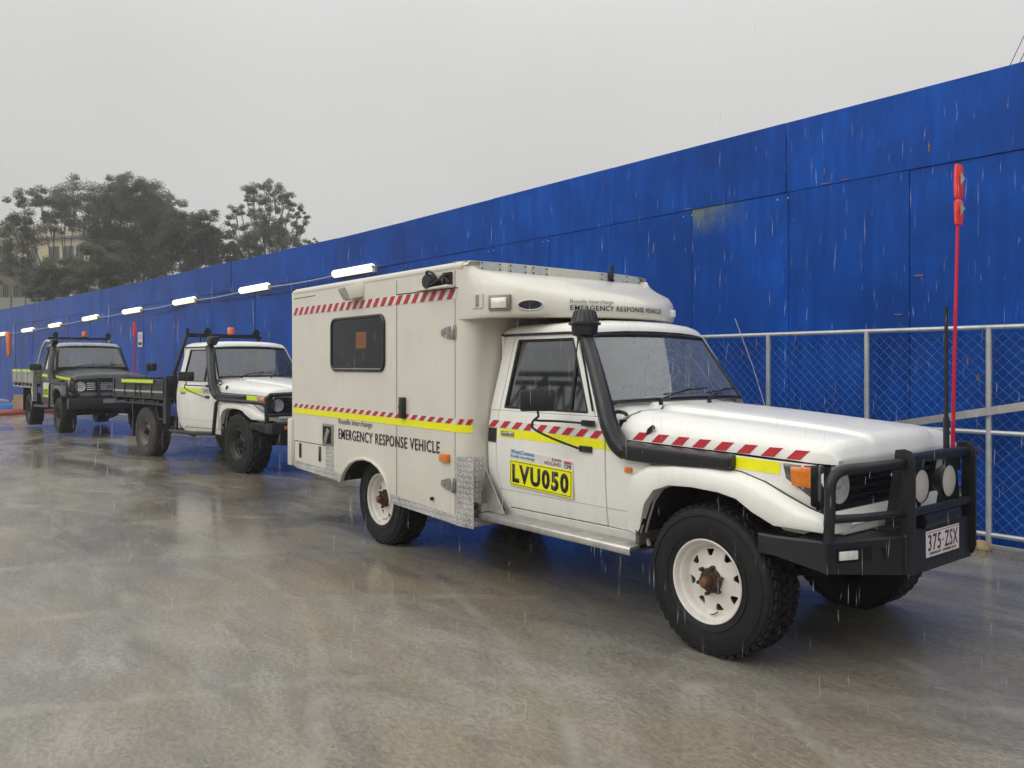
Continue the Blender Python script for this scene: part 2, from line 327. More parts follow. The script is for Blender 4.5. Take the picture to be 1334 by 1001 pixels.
# ------------------------------------------------------------------ mesh helpers
class B:
    def __init__(s): s.bm = bmesh.new()
    def box(s, c, d, rot=None, piv=None):
        r = bmesh.ops.create_cube(s.bm, size=1); vs = r['verts']
        mt = Matrix.Translation(Vector(c))
        if rot: mt = mt @ rot.to_4x4()
        bmesh.ops.transform(s.bm, matrix=mt @ Matrix.Diagonal((*d, 1)), verts=vs); return s
    def bb(s, x0, x1, y0, y1, z0, z1):
        return s.box(((x0 + x1) / 2, (y0 + y1) / 2, (z0 + z1) / 2), (abs(x1 - x0), abs(y1 - y0), abs(z1 - z0)))
    def tube(s, pts, r, n=10, cap=True, smooth=0, closed=False):
        P = [Vector(p) for p in pts]
        if smooth: P = catmull(P, smooth)
        if not isinstance(r, (list, tuple)): rr = [r] * len(P)
        else: rr = [r[min(int(i * (len(r) - 1) / (len(P) - 1) + .0001), len(r) - 1)] + (r[min(int(i * (len(r) - 1) / (len(P) - 1) + .0001) + 1, len(r) - 1)] - r[min(int(i * (len(r) - 1) / (len(P) - 1) + .0001), len(r) - 1)]) * ((i * (len(r) - 1) / (len(P) - 1)) % 1) for i in range(len(P))]
        rings = []; up = None
        for i, p in enumerate(P):
            if closed: t = (P[(i + 1) % len(P)] - P[i - 1])
            else: t = (P[min(i + 1, len(P) - 1)] - P[max(i - 1, 0)])
            t.normalize()
            if up is None: up = t.orthogonal().normalized()
            else:
                up = (up - t * up.dot(t)); up = up.normalized() if up.length > 1e-5 else t.orthogonal().normalized()
            b = t.cross(up)
            rings.append([s.bm.verts.new(p + (up * math.cos(a) + b * math.sin(a)) * rr[i]) for a in [2 * math.pi * k / n for k in range(n)]])
        m = len(rings)
        for i in range(m if closed else m - 1):
            a, b = rings[i], rings[(i + 1) % m]
            for k in range(n): s.bm.faces.new((a[k], a[(k + 1) % n], b[(k + 1) % n], b[k]))
        if cap and not closed:
            s.bm.faces.new(rings[0][::-1]); s.bm.faces.new(rings[-1])
        return s
    def loft(s, rows, closed=False, caps=False):
        vr = [[s.bm.verts.new(Vector(p)) for p in row] for row in rows]
        for a, b in zip(vr, vr[1:]):
            n = len(a)
            for k in range(n if closed else n - 1):
                s.bm.faces.new((a[k], a[(k + 1) % n], b[(k + 1) % n], b[k]))
        if caps: s.bm.faces.new(vr[0][::-1]); s.bm.faces.new(vr[-1])
        return s
    def prism(s, poly, v, holes=()):
        """poly: list of 3D points (planar), v extrusion vector"""
        vs = [s.bm.verts.new(Vector(p)) for p in poly]
        f = s.bm.faces.new(vs)
        r = bmesh.ops.extrude_face_region(s.bm, geom=[f])
        bmesh.ops.translate(s.bm, vec=Vector(v), verts=[g for g in r['geom'] if isinstance(g, bmesh.types.BMVert)])
        return s
    def lathe(s, prof, c, axis='y', n=32, ang=(0, 2 * math.pi)):
        c = Vector(c); rows = []
        full = abs(ang[1] - ang[0] - 2 * math.pi) < 1e-6
        cnt = n if full else n + 1
        for k in range(cnt):
            a = ang[0] + (ang[1] - ang[0]) * k / n
            row = []
            for (r, h) in prof:
                if axis == 'y': p = Vector((r * math.cos(a), h, r * math.sin(a)))
                elif axis == 'x': p = Vector((h, r * math.cos(a), r * math.sin(a)))
                else: p = Vector((r * math.cos(a), r * math.sin(a), h))
                row.append(s.bm.verts.new(c + p))
            rows.append(row)
        for k in range(n):
            a, b = rows[k], rows[(k + 1) % cnt]
            for i in range(len(prof) - 1): s.bm.faces.new((a[i], a[i + 1], b[i + 1], b[i]))
        bmesh.ops.remove_doubles(s.bm, verts=s.bm.verts, dist=1e-6)
        return s
    def bevel(s, wd, seg=2, ang=32):
        s.bm.normal_update()
        es = [e for e in s.bm.edges if len(e.link_faces) == 2 and e.calc_face_angle(0) > R(ang)]
        if es: bmesh.ops.bevel(s.bm, geom=es, offset=wd, segments=seg, affect='EDGES', profile=.5, clamp_overlap=True)
        return s
    def solid(s, th):
        bmesh.ops.recalc_face_normals(s.bm, faces=s.bm.faces)
        bmesh.ops.solidify(s.bm, geom=list(s.bm.faces), thickness=th); return s
    def build(s, name, mat, parent=None, ang=38, smooth=True, loc=None, recalc=True):
        if recalc: bmesh.ops.recalc_face_normals(s.bm, faces=s.bm.faces)
        me = bpy.data.meshes.new(name); s.bm.to_mesh(me); s.bm.free()
        me.materials.append(M[mat] if isinstance(mat, str) else mat)
        if smooth:
            me.polygons.foreach_set('use_smooth', [True] * len(me.polygons)); me.set_sharp_from_angle(angle=R(ang))
        o = bpy.data.objects.new(name, me); COL.objects.link(o)
        if parent: o.parent = parent
        if loc: o.location = loc
        return o
def catmull(P, k):
    out = []
    for i in range(len(P) - 1):
        p0 = P[max(i - 1, 0)]; p1 = P[i]; p2 = P[i + 1]; p3 = P[min(i + 2, len(P) - 1)]
        for j in range(k):
            t = j / k
            out.append(.5 * ((2 * p1) + (p2 - p0) * t + (2 * p0 - 5 * p1 + 4 * p2 - p3) * t * t + (-p0 + 3 * p1 - 3 * p2 + p3) * t ** 3))
    out.append(P[-1]); return out
def empty(name, loc=(0, 0, 0), rz=0, sc=1):
    o = bpy.data.objects.new(name, None); COL.objects.link(o); o.location = loc; o.rotation_euler = (0, 0, rz); o.scale = (sc,) * 3
    o.empty_display_size = .3; return o
def tag(o, label=None, cat=None, group=None, kind=None):
    if label: o['label'] = label
    if cat: o['category'] = cat
    if group: o['group'] = group
    if kind: o['kind'] = kind
    return o
_fc = [0]
def text(s, h, mat, parent, org, xd=(1, 0, 0), up=(0, 0, 1), xs=1, bold=0, align='LEFT', th=.0012, name='lettering', width=None, shear=0):
    cu = bpy.data.curves.new('t', 'FONT'); cu.body = s; cu.size = 1; cu.align_x = align; cu.offset = bold; cu.resolution_u = 3; cu.space_character = 1 + (.11 if bold else 0) + bold * 2.2
    cu.shear = shear
    to = bpy.data.objects.new('t', cu); COL.objects.link(to)
    dg = bpy.context.evaluated_depsgraph_get(); me = bpy.data.meshes.new_from_object(to.evaluated_get(dg))
    bpy.data.objects.remove(to); bpy.data.curves.remove(cu)
    xa = [v.co.x for v in me.vertices]; ya = [v.co.y for v in me.vertices]
    x0, x1 = min(xa), max(xa); y1 = max(ya); y0 = min(ya) if all(c not in s for c in 'gjpqy') else 0
    k = h / (max(.01, y1 - max(0, y0)))
    kx = (width / (x1 - x0)) if width else k * xs
    X = Vector(xd).normalized(); U = Vector(up).normalized(); Z = X.cross(U); O = Vector(org)
    ox = x0 if align == 'LEFT' else (x0 + x1) / 2
    bm = bmesh.new(); bm.from_mesh(me)
    for v in bm.verts: v.co = O + X * ((v.co.x - ox) * kx) + U * (v.co.y * k)
    r = bmesh.ops.extrude_face_region(bm, geom=list(bm.faces))
    bmesh.ops.translate(bm, vec=Z * th, verts=[g for g in r['geom'] if isinstance(g, bmesh.types.BMVert)])
    bmesh.ops.recalc_face_normals(bm, faces=bm.faces)
    m2 = bpy.data.meshes.new(name); bm.to_mesh(m2); bm.free(); bpy.data.meshes.remove(me)
    m2.materials.append(M[mat]); o = bpy.data.objects.new(name, m2); COL.objects.link(o); o.parent = parent
    return o

def lerp(a, b, t): return a + (b - a) * t
def interp(tab, x):
    if x <= tab[0][0]: return tab[0][1]
    for (a, b), (c, d) in zip(tab, tab[1:]):
        if x <= c: return lerp(b, d, (x - a) / (c - a))
    return tab[-1][1]

# half width of the cab body against height
YT = [(.40, .70), (.52, .735), (.62, .752), (.80, .764), (.98, .768), (1.06, .764), (1.12, .756), (1.20, .742), (1.23, .735), (1.72, .632), (1.78, .615)]
def yb(z, x=0):
    y = interp(YT, z)
    if x > .30: y -= .09 * ((x - .30) / .30) ** 2   # front corners tuck in
    return y
def skin(poly, side, parent, name, mat, yf=yb, th=.018, cx=(), cz=(), off=0, bev=.004):
    """curved sheet panel from an x-z outline, standing on the body's side surface"""
    b = B(); vs = [b.bm.verts.new((x, 0, z)) for x, z in poly]; b.bm.faces.new(vs)
    for x in cx: bmesh.ops.bisect_plane(b.bm, geom=b.bm.verts[:] + b.bm.edges[:] + b.bm.faces[:], plane_co=(x, 0, 0), plane_no=(1, 0, 0), dist=1e-5)
    for z in cz: bmesh.ops.bisect_plane(b.bm, geom=b.bm.verts[:] + b.bm.edges[:] + b.bm.faces[:], plane_co=(0, 0, z), plane_no=(0, 0, 1), dist=1e-5)
    r = bmesh.ops.extrude_face_region(b.bm, geom=b.bm.faces[:])
    nv = set(g for g in r['geom'] if isinstance(g, bmesh.types.BMVert))
    for v in b.bm.verts:
        v.co.y = side * (yf(v.co.z, v.co.x) + off - (th if v in nv else 0))
    if bev: b.bevel(bev, 1, 50)
    return b.build(name, mat, parent, 30)

# ------------------------------------------------------------------ wheel
def wheel(parent, x, yo, side, Rt, Rr, wd, hz, tyre='rubber', rim='rimwhite', style='spoke', lug=.007, blocks=46, label=None):
    """yo: distance of the rim lip plane from the centre line. side -1 near / +1 far. hz hub height"""
    n = 64
    bulge = .016
    prof = [(Rr - .012, .004), (Rr + .004, -.004), (Rr + .03, -bulge), (lerp(Rr, Rt, .45), -bulge - .004), (Rt - .045, -bulge), (Rt - .018, -.006), (Rt - .004, .014),
            (Rt, .04), (Rt, wd - .04), (Rt - .004, wd - .014), (Rt - .018, wd + .006), (Rt - .045, wd + bulge), (lerp(Rr, Rt, .45), wd + bulge), (Rr, wd)]
    b = B(); b.lathe(prof, (0, 0, 0), 'y', n)
    # raised rib ring on the sidewall
    for rr in (lerp(Rr, Rt, .22), lerp(Rr, Rt, .72)):
        b.lathe([(rr - .004, -bulge - .000), (rr - .002, -bulge - .0055), (rr + .002, -bulge - .0055), (rr + .004, -bulge - .000)], (0, 0, 0), 'y', n)
    rows = 4
    for k in range(blocks):
        for j in range(rows):
            a = 2 * math.pi * (k + (.5 if j % 2 else 0) + .12 * random.random()) / blocks
            bw = (wd - .03) / rows
            y = .015 + bw * (j + .5)
            lw = 2 * math.pi * Rt / blocks * (.66 if j in (1, 2) else .60)
            m = Matrix.Rotation(-a, 3, 'Y') @ Matrix.Rotation(R(18 if j % 2 else -18), 3, 'X')
            b.box(Vector((math.cos(a), 0, math.sin(a))) * (Rt + lug / 2 - .003) + Vector((0, y, 0)), (lug + .008, bw * .84, lw), m)
        for ys, sg in ((.012, -1), (wd - .012, 1)):
            a = 2 * math.pi * (k + (.5 if k % 2 else .4)) / blocks
            m = Matrix.Rotation(-a, 3, 'Y')
            b.box(Vector((math.cos(a), 0, math.sin(a))) * (Rt - .018) + Vector((0, ys, 0)), (.030, .012 + lug, 2 * math.pi * Rt / blocks * .45), m)
    for v in b.bm.verts:
        lim = -hz + .002
        if v.co.z < lim + .02:
            over = max(0, lim + .02 - v.co.z)
            v.co.z = max(lim, v.co.z)
            v.co.y += (-1 if v.co.y < wd / 2 else 1) * min(.014, over * .4)
    for v in b.bm.verts: v.co.y = (v.co.y if side < 0 else -v.co.y)
    t = b.build('wheel', tyre, parent, 30, loc=(x, side * yo, hz))
    if label: t['label'] = label
    sg = 1 if side < 0 else -1          # direction inboard
    r = B()
    dp = .062
    r.lathe([(Rr - .020, .035), (Rr - .010, .012), (Rr - .002, -.002), (Rr + .004, -.010), (Rr, -.014), (Rr - .008, -.010), (Rr - .014, .004), (Rr - .017, .018),
             (Rr - .026, .022), (Rr - .032, .030), (Rr - .040, .052), (Rr * .80, dp), (Rr * .78, dp + .004), (Rr * .78, dp + .15), (Rr * .80, dp + .15), (Rr - .03, dp + .02)], (0, 0, 0), 'y', 56)
    # disc with windows
    ro, ri = Rr * .79, Rr * .34
    bm2 = bmesh.new()
    def loop(pts):
        vs = [bm2.verts.new((p[0], 0, p[1])) for p in pts]
        return [bm2.edges.new((vs[i], vs[(i + 1) % len(vs)])) for i in range(len(vs))]
    ed = loop([(ro * math.cos(a), ro * math.sin(a)) for a in [2 * math.pi * k / 48 for k in range(48)]])
    ed += loop([(ri * math.cos(a), ri * math.sin(a)) for a in [2 * math.pi * k / 24 for k in range(24)]])
    nh = 8 if style == 'spoke' else (10 if style == 'steel' else 6)
    for k in range(nh):
        a = 2 * math.pi * (k + .25) / nh
        if style == 'spoke': sh = [(Rr * .54, -.022), (Rr * .57, -.030), (Rr * .72, -.012), (Rr * .735, 0), (Rr * .72, .012), (Rr * .57, .030), (Rr * .54, .022)]
        elif style == 'steel': sh = [(Rr * .57, -.018), (Rr * .62, -.026), (Rr * .70, -.018), (Rr * .70, .018), (Rr * .62, .026), (Rr * .57, .018)]
        else: sh = [(Rr * .40, -.014), (Rr * .72, -.052), (Rr * .74, 0), (Rr * .72, .052), (Rr * .40, .014)]
        if style == 'spoke': sh = [((Rr * .735 + Rr * .545 - q[0] - Rr * .64) * .86 + Rr * .65, q[1] * .86) for q in sh]
        ed += loop([(q[0] * math.cos(a) - q[1] * math.sin(a), q[0] * math.sin(a) + q[1] * math.cos(a)) for q in sh])
    bmesh.ops.triangle_fill(bm2, use_beauty=True, use_dissolve=False, edges=ed)
    for v in bm2.verts:
        d = math.hypot(v.co.x, v.co.z); v.co.y = dp + .006 - .022 * max(0, 1 - (d - ri) / (ro - ri)) ** 1.0
    rg = bmesh.ops.extrude_face_region(bm2, geom=bm2.faces[:])
    for g in rg['geom']:
        if isinstance(g, bmesh.types.BMVert): g.co.y += .008
    me = bpy.data.meshes.new('x'); bm2.to_mesh(me); bm2.free(); r.bm.from_mesh(me); bpy.data.meshes.remove(me)
    # raised centre
    yc = dp - .016
    r.lathe([(ri + .004, yc + .006), (ri, yc - .004), (Rr * .30, yc - .008), (.052, yc - .008), (.050, yc + .02)], (0, 0, 0), 'y', 32)
    if side > 0:
        for v in r.bm.verts: v.co.y = -v.co.y
    ro_ = r.build('rim', rim, t, 35)
    h = B()
    hs_ = 1.3
    h.lathe([(.001, yc - .070), (.018, yc - .070), (.027, yc - .064), (.030, yc - .030), (.044, yc - .028), (.048, yc - .014), (.054, yc - .010), (.052, yc + .03)], (0, 0, 0), 'y', 20)
    for k in range(6):
        a = 2 * math.pi * k / 6 + .3
        h.tube([(.060 * math.cos(a), yc, .060 * math.sin(a)), (.060 * math.cos(a), yc - .026, .060 * math.sin(a))], .0085, 6)
        h.tube([(.040 * math.cos(a), yc - .014, .040 * math.sin(a)), (.040 * math.cos(a), yc - .030, .040 * math.sin(a))], .006, 6)
    if side > 0:
        for v in h.bm.verts: v.co.y = -v.co.y
    if style == 'spoke':
        for v in h.bm.verts: v.co.x *= 1.22; v.co.z *= 1.22; v.co.y = v.co.y - side * -0.0 - (.012 if side < 0 else -.012) * (1 if abs(v.co.y) < dp else 0)
    h.build('hub', 'rust' if style == 'spoke' else 'dark', t, 35)
    if style == 'spoke':
        b = B(); b.lathe([(.001, yc - .087), (.020, yc - .0865), (.023, yc - .080)], (0, 0, 0), 'y', 16)
        b.tube([(.03, .05, -Rr + .055), (.03, .02, -Rr + .048), (.012, .012, -Rr + .044)], .004, 6)
        if side > 0:
            for v in b.bm.verts: v.co.y = -v.co.y
        b.build('hub_cap', 'rustcap', t)
    d = B(); d.lathe([(.001, dp + .045), (Rr * .70, dp + .045), (Rr * .72, dp + .1), (.06, dp + .12), (.001, dp + .12)], (0, 0, 0), 'y', 24)
    if side > 0:
        for v in d.bm.verts: v.co.y = -v.co.y
    d.build('brake_drum', 'dark', t)
    return t

# ------------------------------------------------------------------ front half shared by the three vehicles
ARCH = [(-.505, .54), (-.47, .62), (-.42, .74), (-.35, .825), (-.24, .866), (-.10, .874), (.05, .870), (.17, .858), (.26, .820), (.34, .765), (.405, .705)]
def seam(x): return 1.062 - .022 * x - .018 * max(0, x) ** 2
def hood_k(x): return interp([(-.84, .125), (-.3, .112), (.2, .09), (.48, .076), (.575, .064), (.615, .046), (.632, .022), (.64, 0)], x)
def front_half(root, P):
    pm = P['paint']; G = P.get('glass', 'glass')
    for s in (-1, 1):
        # door lower skin
        skin([(-1.86, 1.20), (-1.86, .80), (-1.835, .70), (-1.79, .60), (-1.735, .535), (-.795, .545), (-.795, .95), (-.80, 1.13), (-.845, 1.20)], s, root, 'door', pm,
             cx=(-1.5, -1.1), cz=(.62, .71, .80, .89, .98, 1.06, 1.12), off=.003)
        door = root.children[-1] if False else [o for o in COL.objects if o.parent == root and o.name.startswith('door')][-1]
        # upper door frame
        out_ = [(-1.855, 1.203), (-1.812, 1.722), (-1.188, 1.722), (-.905, 1.203)]
        inn = [(-1.805, 1.222), (-1.768, 1.690), (-1.212, 1.690), (-.975, 1.222)]
        b = B()
        def P3(q, d=0): return (q[0], s * (yb(q[1]) - d), q[1])
        for i in range(4):
            j = (i + 1) % 4
            a = [P3(out_[i]), P3(out_[j]), P3(inn[j], -.0), P3(inn[i], -.0)]
            a2 = [P3(out_[i], .03), P3(out_[j], .03), P3(inn[j], .03), P3(inn[i], .03)]
            v = [b.bm.verts.new(p) for p in a + a2]
            for f in ((0, 1, 2, 3), (7, 6, 5, 4), (0, 4, 5, 1), (3, 2, 6, 7)): b.bm.faces.new([v[k] for k in f])
        bmesh.ops.remove_doubles(b.bm, verts=b.bm.verts, dist=1e-5)
        b.build('window_frame', pm, door)
        b = B()
        for i in range(4):
            j = (i + 1) % 4; b.tube([P3(inn[i], .006), P3(inn[j], .006)], .010, 6)
        b.tube([P3((-1.14, 1.215), .008), P3((-1.165, 1.69), .008)], .011, 6)
        b.build('window_seal', 'black_plastic', door)
        b = B(); b.bm.faces.new([b.bm.verts.new(P3(q, .014)) for q in inn]); b.build('window_pane', G, door)
        # handle
        b = B(); b.box((-1.73, s * .772, 1.045), (.14, .014, .034)); b.bevel(.006); b.build('handle', 'steel', door)
        b = B(); b.box((-1.73, s * .781, 1.050), (.105, .012, .014)); b.bevel(.004); b.build('grip', 'chrome', door)
        # cab rear quarter
        skin([(-1.96, 1.20), (-1.96, .80), (-1.935, .68), (-1.89, .57), (-1.82, .50), (-1.74, .525), (-1.797, .594), (-1.843, .695), (-1.868, .80), (-1.868, 1.20)], s, root, 'cab_corner', pm,
             cz=(.62, .71, .89, .98, 1.06, 1.12))
        b = B()
        a = [(-1.96, 1.203), (-1.915, 1.722), (-1.818, 1.722), (-1.862, 1.203)]
        b.loft([[P3(a[0], .10), P3(a[1], .10)], [P3(a[0], 0), P3(a[1], 0)], [P3(a[3], 0), P3(a[2], 0)], [P3(a[3], .05), P3(a[2], .05)]])
        b.build('cab_pillar', pm, root)
        band(root, [(-1.83, .652), (-.80, .655)], [(-1.83, .6555), (-.80, .6585)], s, yb, 'crease', 'crease_shade_band', .0045)  # thin strip darkened to paint in the shade along the crease
        band(root, [(-.785, .655), (-.46, .658)], [(-.785, .6585), (-.46, .6615)], s, yb, 'crease', 'crease_shade_band', .002)
        # rocker
        skin([(-1.83, .495), (-1.735, .528), (-.79, .538), (-.505, .535), (-.49, .47), (-1.80, .46)], s, root, 'rocker_panel', pm, th=.03)
        # fender
        fp = [(-.788, .545)] + ARCH + [(.60, .70), (.60, .86), (.42, .86), (.42, seam(.42) - .006)]
        fp += [(x, seam(x) - .006) for x in (.2, -.1, -.4, -.70)] + [(-.788, 1.13)]
        fp2 = [(-.788, .545)] + ARCH + [(.50, .70), (.58, .74), (.585, .84), (.585, seam(.585) - .008), (.41, seam(.41) - .006)] + [(x, seam(x) - .006) for x in (.2, -.1, -.4, -.66)] + [(-.788, 1.075)]
        skin(fp2, s, root, 'fender', pm, cx=(-.5, -.2, .1, .3, .34, .38, .42, .46, .50, .54), cz=(.62, .71, .80, .89, .98), bev=0)
        # flare: lofted shoulder over the wheel
        inn_ = [(-.62, .56), (-.60, .76), (-.55, .90), (-.42, .962), (-.22, .985), (.0, .988), (.18, .972), (.32, .935), (.43, .885), (.55, .832), (.655, .795)]
        lip_ = [(-.505, .545), (-.47, .63), (-.42, .74), (-.345, .825), (-.235, .864), (-.08, .872), (.09, .865), (.20, .845), (.29, .79), (.40, .738), (.64, .735)]
        kf = P.get('flare', 1.0)
        rows = []
        for t, yy in ((0, 0), (.03, .020), (.10, .050), (.20, .068), (.34, .077), (.60, .084), (.88, .088), (1, .084), (1.0, .060), (1.0, .02)):
            row = []
            for i, (p, q) in enumerate(zip(inn_, lip_)):
                fade = min(1, .25 + i / 3.0)
                y = .762 + yy * fade * kf
                if p[0] > .3: y -= .05 * ((p[0] - .3) / .35) ** 2
                x = lerp(p[0], q[0], t); z = lerp(p[1], q[1], t) - (.004 if t == 1.0 and yy < .08 else 0)
                row.append((x, s * y, z))
            rows.append(row)
        b = B(); b.loft(rows)
        # nose of the flare wraps round the corner
        rr = [row[-1] for row in rows]
        nose1 = [(p[0] + .028, s * (abs(p[1]) - .045), p[2] - .004) for p in rr]
        nose2 = [(p[0] + .030, s * (abs(p[1]) - .20), p[2] - .004) for p in rr]
        b.loft([rr, nose1, nose2])
        bmesh.ops.remove_doubles(b.bm, verts=b.bm.verts, dist=1e-5)
        fl = b.build('wheel_flare', pm, root, 50)
        b = B(); b.tube([(x, s * (.7655 - (.05 * ((x - .3) / .35) ** 2 if x > .3 else 0)), z + .002) for x, z in inn_[5:]], .0042, 6); b.build('flare_gap', 'gap', fl)
        # wheel well
        b = B()
        b.loft([[(x, s * .80, z) for x, z in [(q[0], q[1] + .004) for q in ARCH] + [(.50, .70)]], [(x, s * .36, z) for x, z in [(q[0], q[1] + .02) for q in ARCH] + [(.50, .70)]]])
        b.prism([(x, s * .36, z) for x, z in [(-.52, .45)] + ARCH + [(.5, .45)]], (0, -s * .02, 0))
        b.build('wheel_well', 'dark', root)
        # mud flap behind the front wheel
        b = B(); b.bb(-.53, -.50, s * .50, s * .79, .45, .62); b.bevel(.005); b.build('mud_flap', 'muddy', root)
        # corner indicator
        def cy(x): return s * (yb(.98, x) + .004)
        b = B()
        pr = [(.41, 1.038), (.575, 1.034), (.575, .865), (.545, .87), (.425, .965)]
        v1 = [(x, cy(x), z) for x, z in pr]; v0 = [(x, cy(x) - s * .05, z) for x, z in pr]
        b.loft([v0, v1], closed=True); b.bm.faces.new([b.bm.verts.new(p) for p in v1]); bmesh.ops.remove_doubles(b.bm, verts=b.bm.verts, dist=1e-5)
        b.bevel(.004); lamp = b.build('indicator_lamp', 'lensdark', root)
        b = B(); v1 = [(x, cy(x) + s * .022, z) for x, z in [(.455, 1.026), (.548, 1.024), (.548, .925), (.462, .935)]]; v0 = [(p[0], p[1] - s * .03, p[2]) for p in v1]
        b.loft([v0, v1], closed=True); b.bm.faces.new([b.bm.verts.new(p) for p in v1]); bmesh.ops.remove_doubles(b.bm, verts=b.bm.verts, dist=1e-5)
        b.bevel(.006); b.build('amber_lens', 'amber', lamp)
        # little side repeater
        if s < 0 or True:
            b = B(); b.box((-.60, s * .770, .905), (.055, .020, .035)); b.bevel(.006); b.build('side_repeater', 'amber', root)
        # headlight
        b = B(); b.lathe([(.010, .581), (.028, .580), (.055, .5845), (.075, .591), (.084, .597)], (0, s * .555, .925), 'x', 28)
        hl = b.build('headlight', 'reflector', root)
        b = B(); b.lathe([(.001, .597), (.012, .596), (.014, .582)], (0, s * .555, .925), 'x', 14); b.build('bulb_cap', 'lens', hl)
        b = B(); b.lathe([(.001, .610), (.050, .607), (.084, .598)], (0, s * .555, .925), 'x', 28); b.build('lens', 'headglass', hl)
        b = B(); b.lathe([(.084, .580), (.086, .594), (.094, .596), (.098, .582)], (0, s * .555, .925), 'x', 28); b.build('bezel', P.get('bezel', 'black_plastic'), hl)
        # hood side catch, windscreen washer nozzle, wiper
        b = B(); b.tube([(-.50, s * .715, 1.115), (-.47, s * .735, 1.145), (-.44, s * .735, 1.165)], .014, 8); b.build('hood_catch', 'black_plastic', root)
        b = B(); b.box((-.30, s * .28, seam(-.3) + .055 + hood_k(-.3) + .004), (.03, .014, .008)); b.build('washer_nozzle', 'black_plastic', root)
    # cowl and hood
    def sect(x, lift=0):
        w_ = lerp(.742, .700, (x + .84) / 1.48) - (.05 * max(0, (x - .5) / .14) ** 2)
        z0 = seam(x) + lift; k = hood_k(x)
        kk = .055 if x < .6 else lerp(.055, .02, (x - .6) / .04)
        h = [(1, 0), (.997, .85 * kk), (.988, kk + .08 * k), (.965, kk + .28 * k), (.93, kk + .46 * k), (.86, kk + .66 * k), (.76, kk + .80 * k), (.735, kk + .86 * k), (.56, kk + .90 * k), (.475, kk + .92 * k), (.455, kk + 1.07 * k), (.43, kk + 1.12 * k), (.2, kk + 1.14 * k), (0, kk + 1.15 * k)]
        row = [(x + .03 * (1 - f * f) * max(0, (x - .2) / .44), -f * w_, z0 + z) for f, z in h]
        row += [(p[0], -p[1], p[2]) for p in row[-2::-1]]
        return row
    xs = [-.70, -.62, -.4, -.15, .1, .3, .44, .52, .57, .60, .62, .635, .64]
    b = B(); b.loft([sect(x) for x in xs])
    last = sect(.64); b.loft([last, [(p[0] - .01, p[1] * .98, p[2] - .03) for p in last], [(p[0] - .08, p[1] * .95, p[2] - .035) for p in last]])
    bmesh.ops.remove_doubles(b.bm, verts=b.bm.verts, dist=1e-5)
    b.solid(.012); b.build('hood', pm, root, 42)
    xs = [-.862, -.84, -.78, -.712]
    b = B(); b.loft([[(p[0] - .03 * (abs(p[1]) / .74) ** 2, p[1], p[2] + (.040 if x < -.85 else .030 if x < -.82 else .006 if x < -.75 else 0) * (1 if abs(p[1]) < .68 else .3)) for p in sect(x)] for x in xs]); b.solid(.012); b.build('cowl', pm, root, 42)
    b = B(); b.bb(-.74, -.69, -.70, .70, 1.05, 1.19)
    b.build('bulkhead', 'dark', root)
    # windscreen grid
    def ws(s, t, d=0):
        x = lerp(-.845, -1.135, s) + .055 * (1 - t * t); y = t * lerp(.672, .585, s); z = lerp(1.292, 1.728, s) - .012 * t * t
        return Vector((x - d * .85, y, z - d * .5))
    b = B(); b.loft([[ws(lerp(.045, .955, i / 8), t / 8 * .965) for t in range(-8, 9)] for i in range(9)])
    b.build('windscreen', P.get('screen', 'screen'), root, 60)
    b = B()
    ring = [ws(.02, t / 8 * .985) for t in range(-8, 9)] + [ws(i / 6, .985) for i in range(1, 6)] + [ws(.985, t / 8 * .985) for t in range(8, -9, -1)] + [ws(i / 6, -.985) for i in range(5, 0, -1)]
    b.tube(ring, .014, 6, closed=True)
    b.build('windscreen_seal', 'black_plastic', root)
    for s in (-1, 1):
        b = B()
        A = [ws(-.02, s * .99), ws(1.0, s * .99)]; D0 = Vector((-.895, s * yb(1.203), 1.203)); D1 = Vector((-1.18, s * yb(1.722), 1.73))
        mid0 = Vector((-.845, s * .722, 1.225)); mid1 = Vector((-1.15, s * .622, 1.735))
        b.loft([[A[0], A[1]], [mid0, mid1], [D0, D1], [D0 + Vector((-.01, -s * .05, 0)), D1 + Vector((-.01, -s * .05, 0))], [A[0] + Vector((-.05, 0, 0)), A[1] + Vector((-.05, 0, 0))]])
        b.build('windscreen_pillar', pm, root, 60)
    # roof
    rows = []
    for x, dz, wk in ((-1.975, -.085, .97), (-1.965, -.04, .995), (-1.93, -.012, 1), (-1.8, 0, 1), (-1.4, .004, 1), (-1.22, 0, 1), (-1.14, -.012, .985), (-1.10, -.030, .975), (-1.075, -.055, .965), (-1.07, -.075, .96)):
        h = [(.645, 1.735), (.642, 1.755), (.625, 1.778), (.59, 1.796), (.48, 1.812), (.3, 1.822), (0, 1.826)]
        row = []
        for y, z in h:
            f = y / .645
            zz = max(1.728, z + dz) if dz > -.08 else z + dz
            row.append((x - .07 * f ** 2 * (1 if x > -1.3 else 0), -y * wk, min(z, zz)))
        row += [(p[0], -p[1], p[2]) for p in row[-2::-1]]
        rows.append(row)
    b = B(); b.loft(rows); b.solid(.012); b.build('roof', P.get('roof', pm), root, 45)
    for s in (-1, 1):
        b = B(); b.tube([(-1.95, s * .648, 1.733), (-1.25, s * .648, 1.733), (-1.16, s * .634, 1.732), (-.93, s * .738, 1.235)], .007, 6)
        b.build('rain_gutter', P.get('gutter', 'black_plastic'), root)
    # cab back, floor, inside
    b = B()
    b.bb(-1.955, -1.93, -.74, .74, .50, 1.20)
    for y0, y1, z0, z1 in ((-.70, -.50, 1.20, 1.72), (.50, .70, 1.20, 1.72), (-.5, .5, 1.20, 1.28), (-.5, .5, 1.64, 1.72)):
        b.bb(-1.945, -1.92, y0 * .93, y1 * .93, z0, z1)
    b.build('cab_back', pm, root)
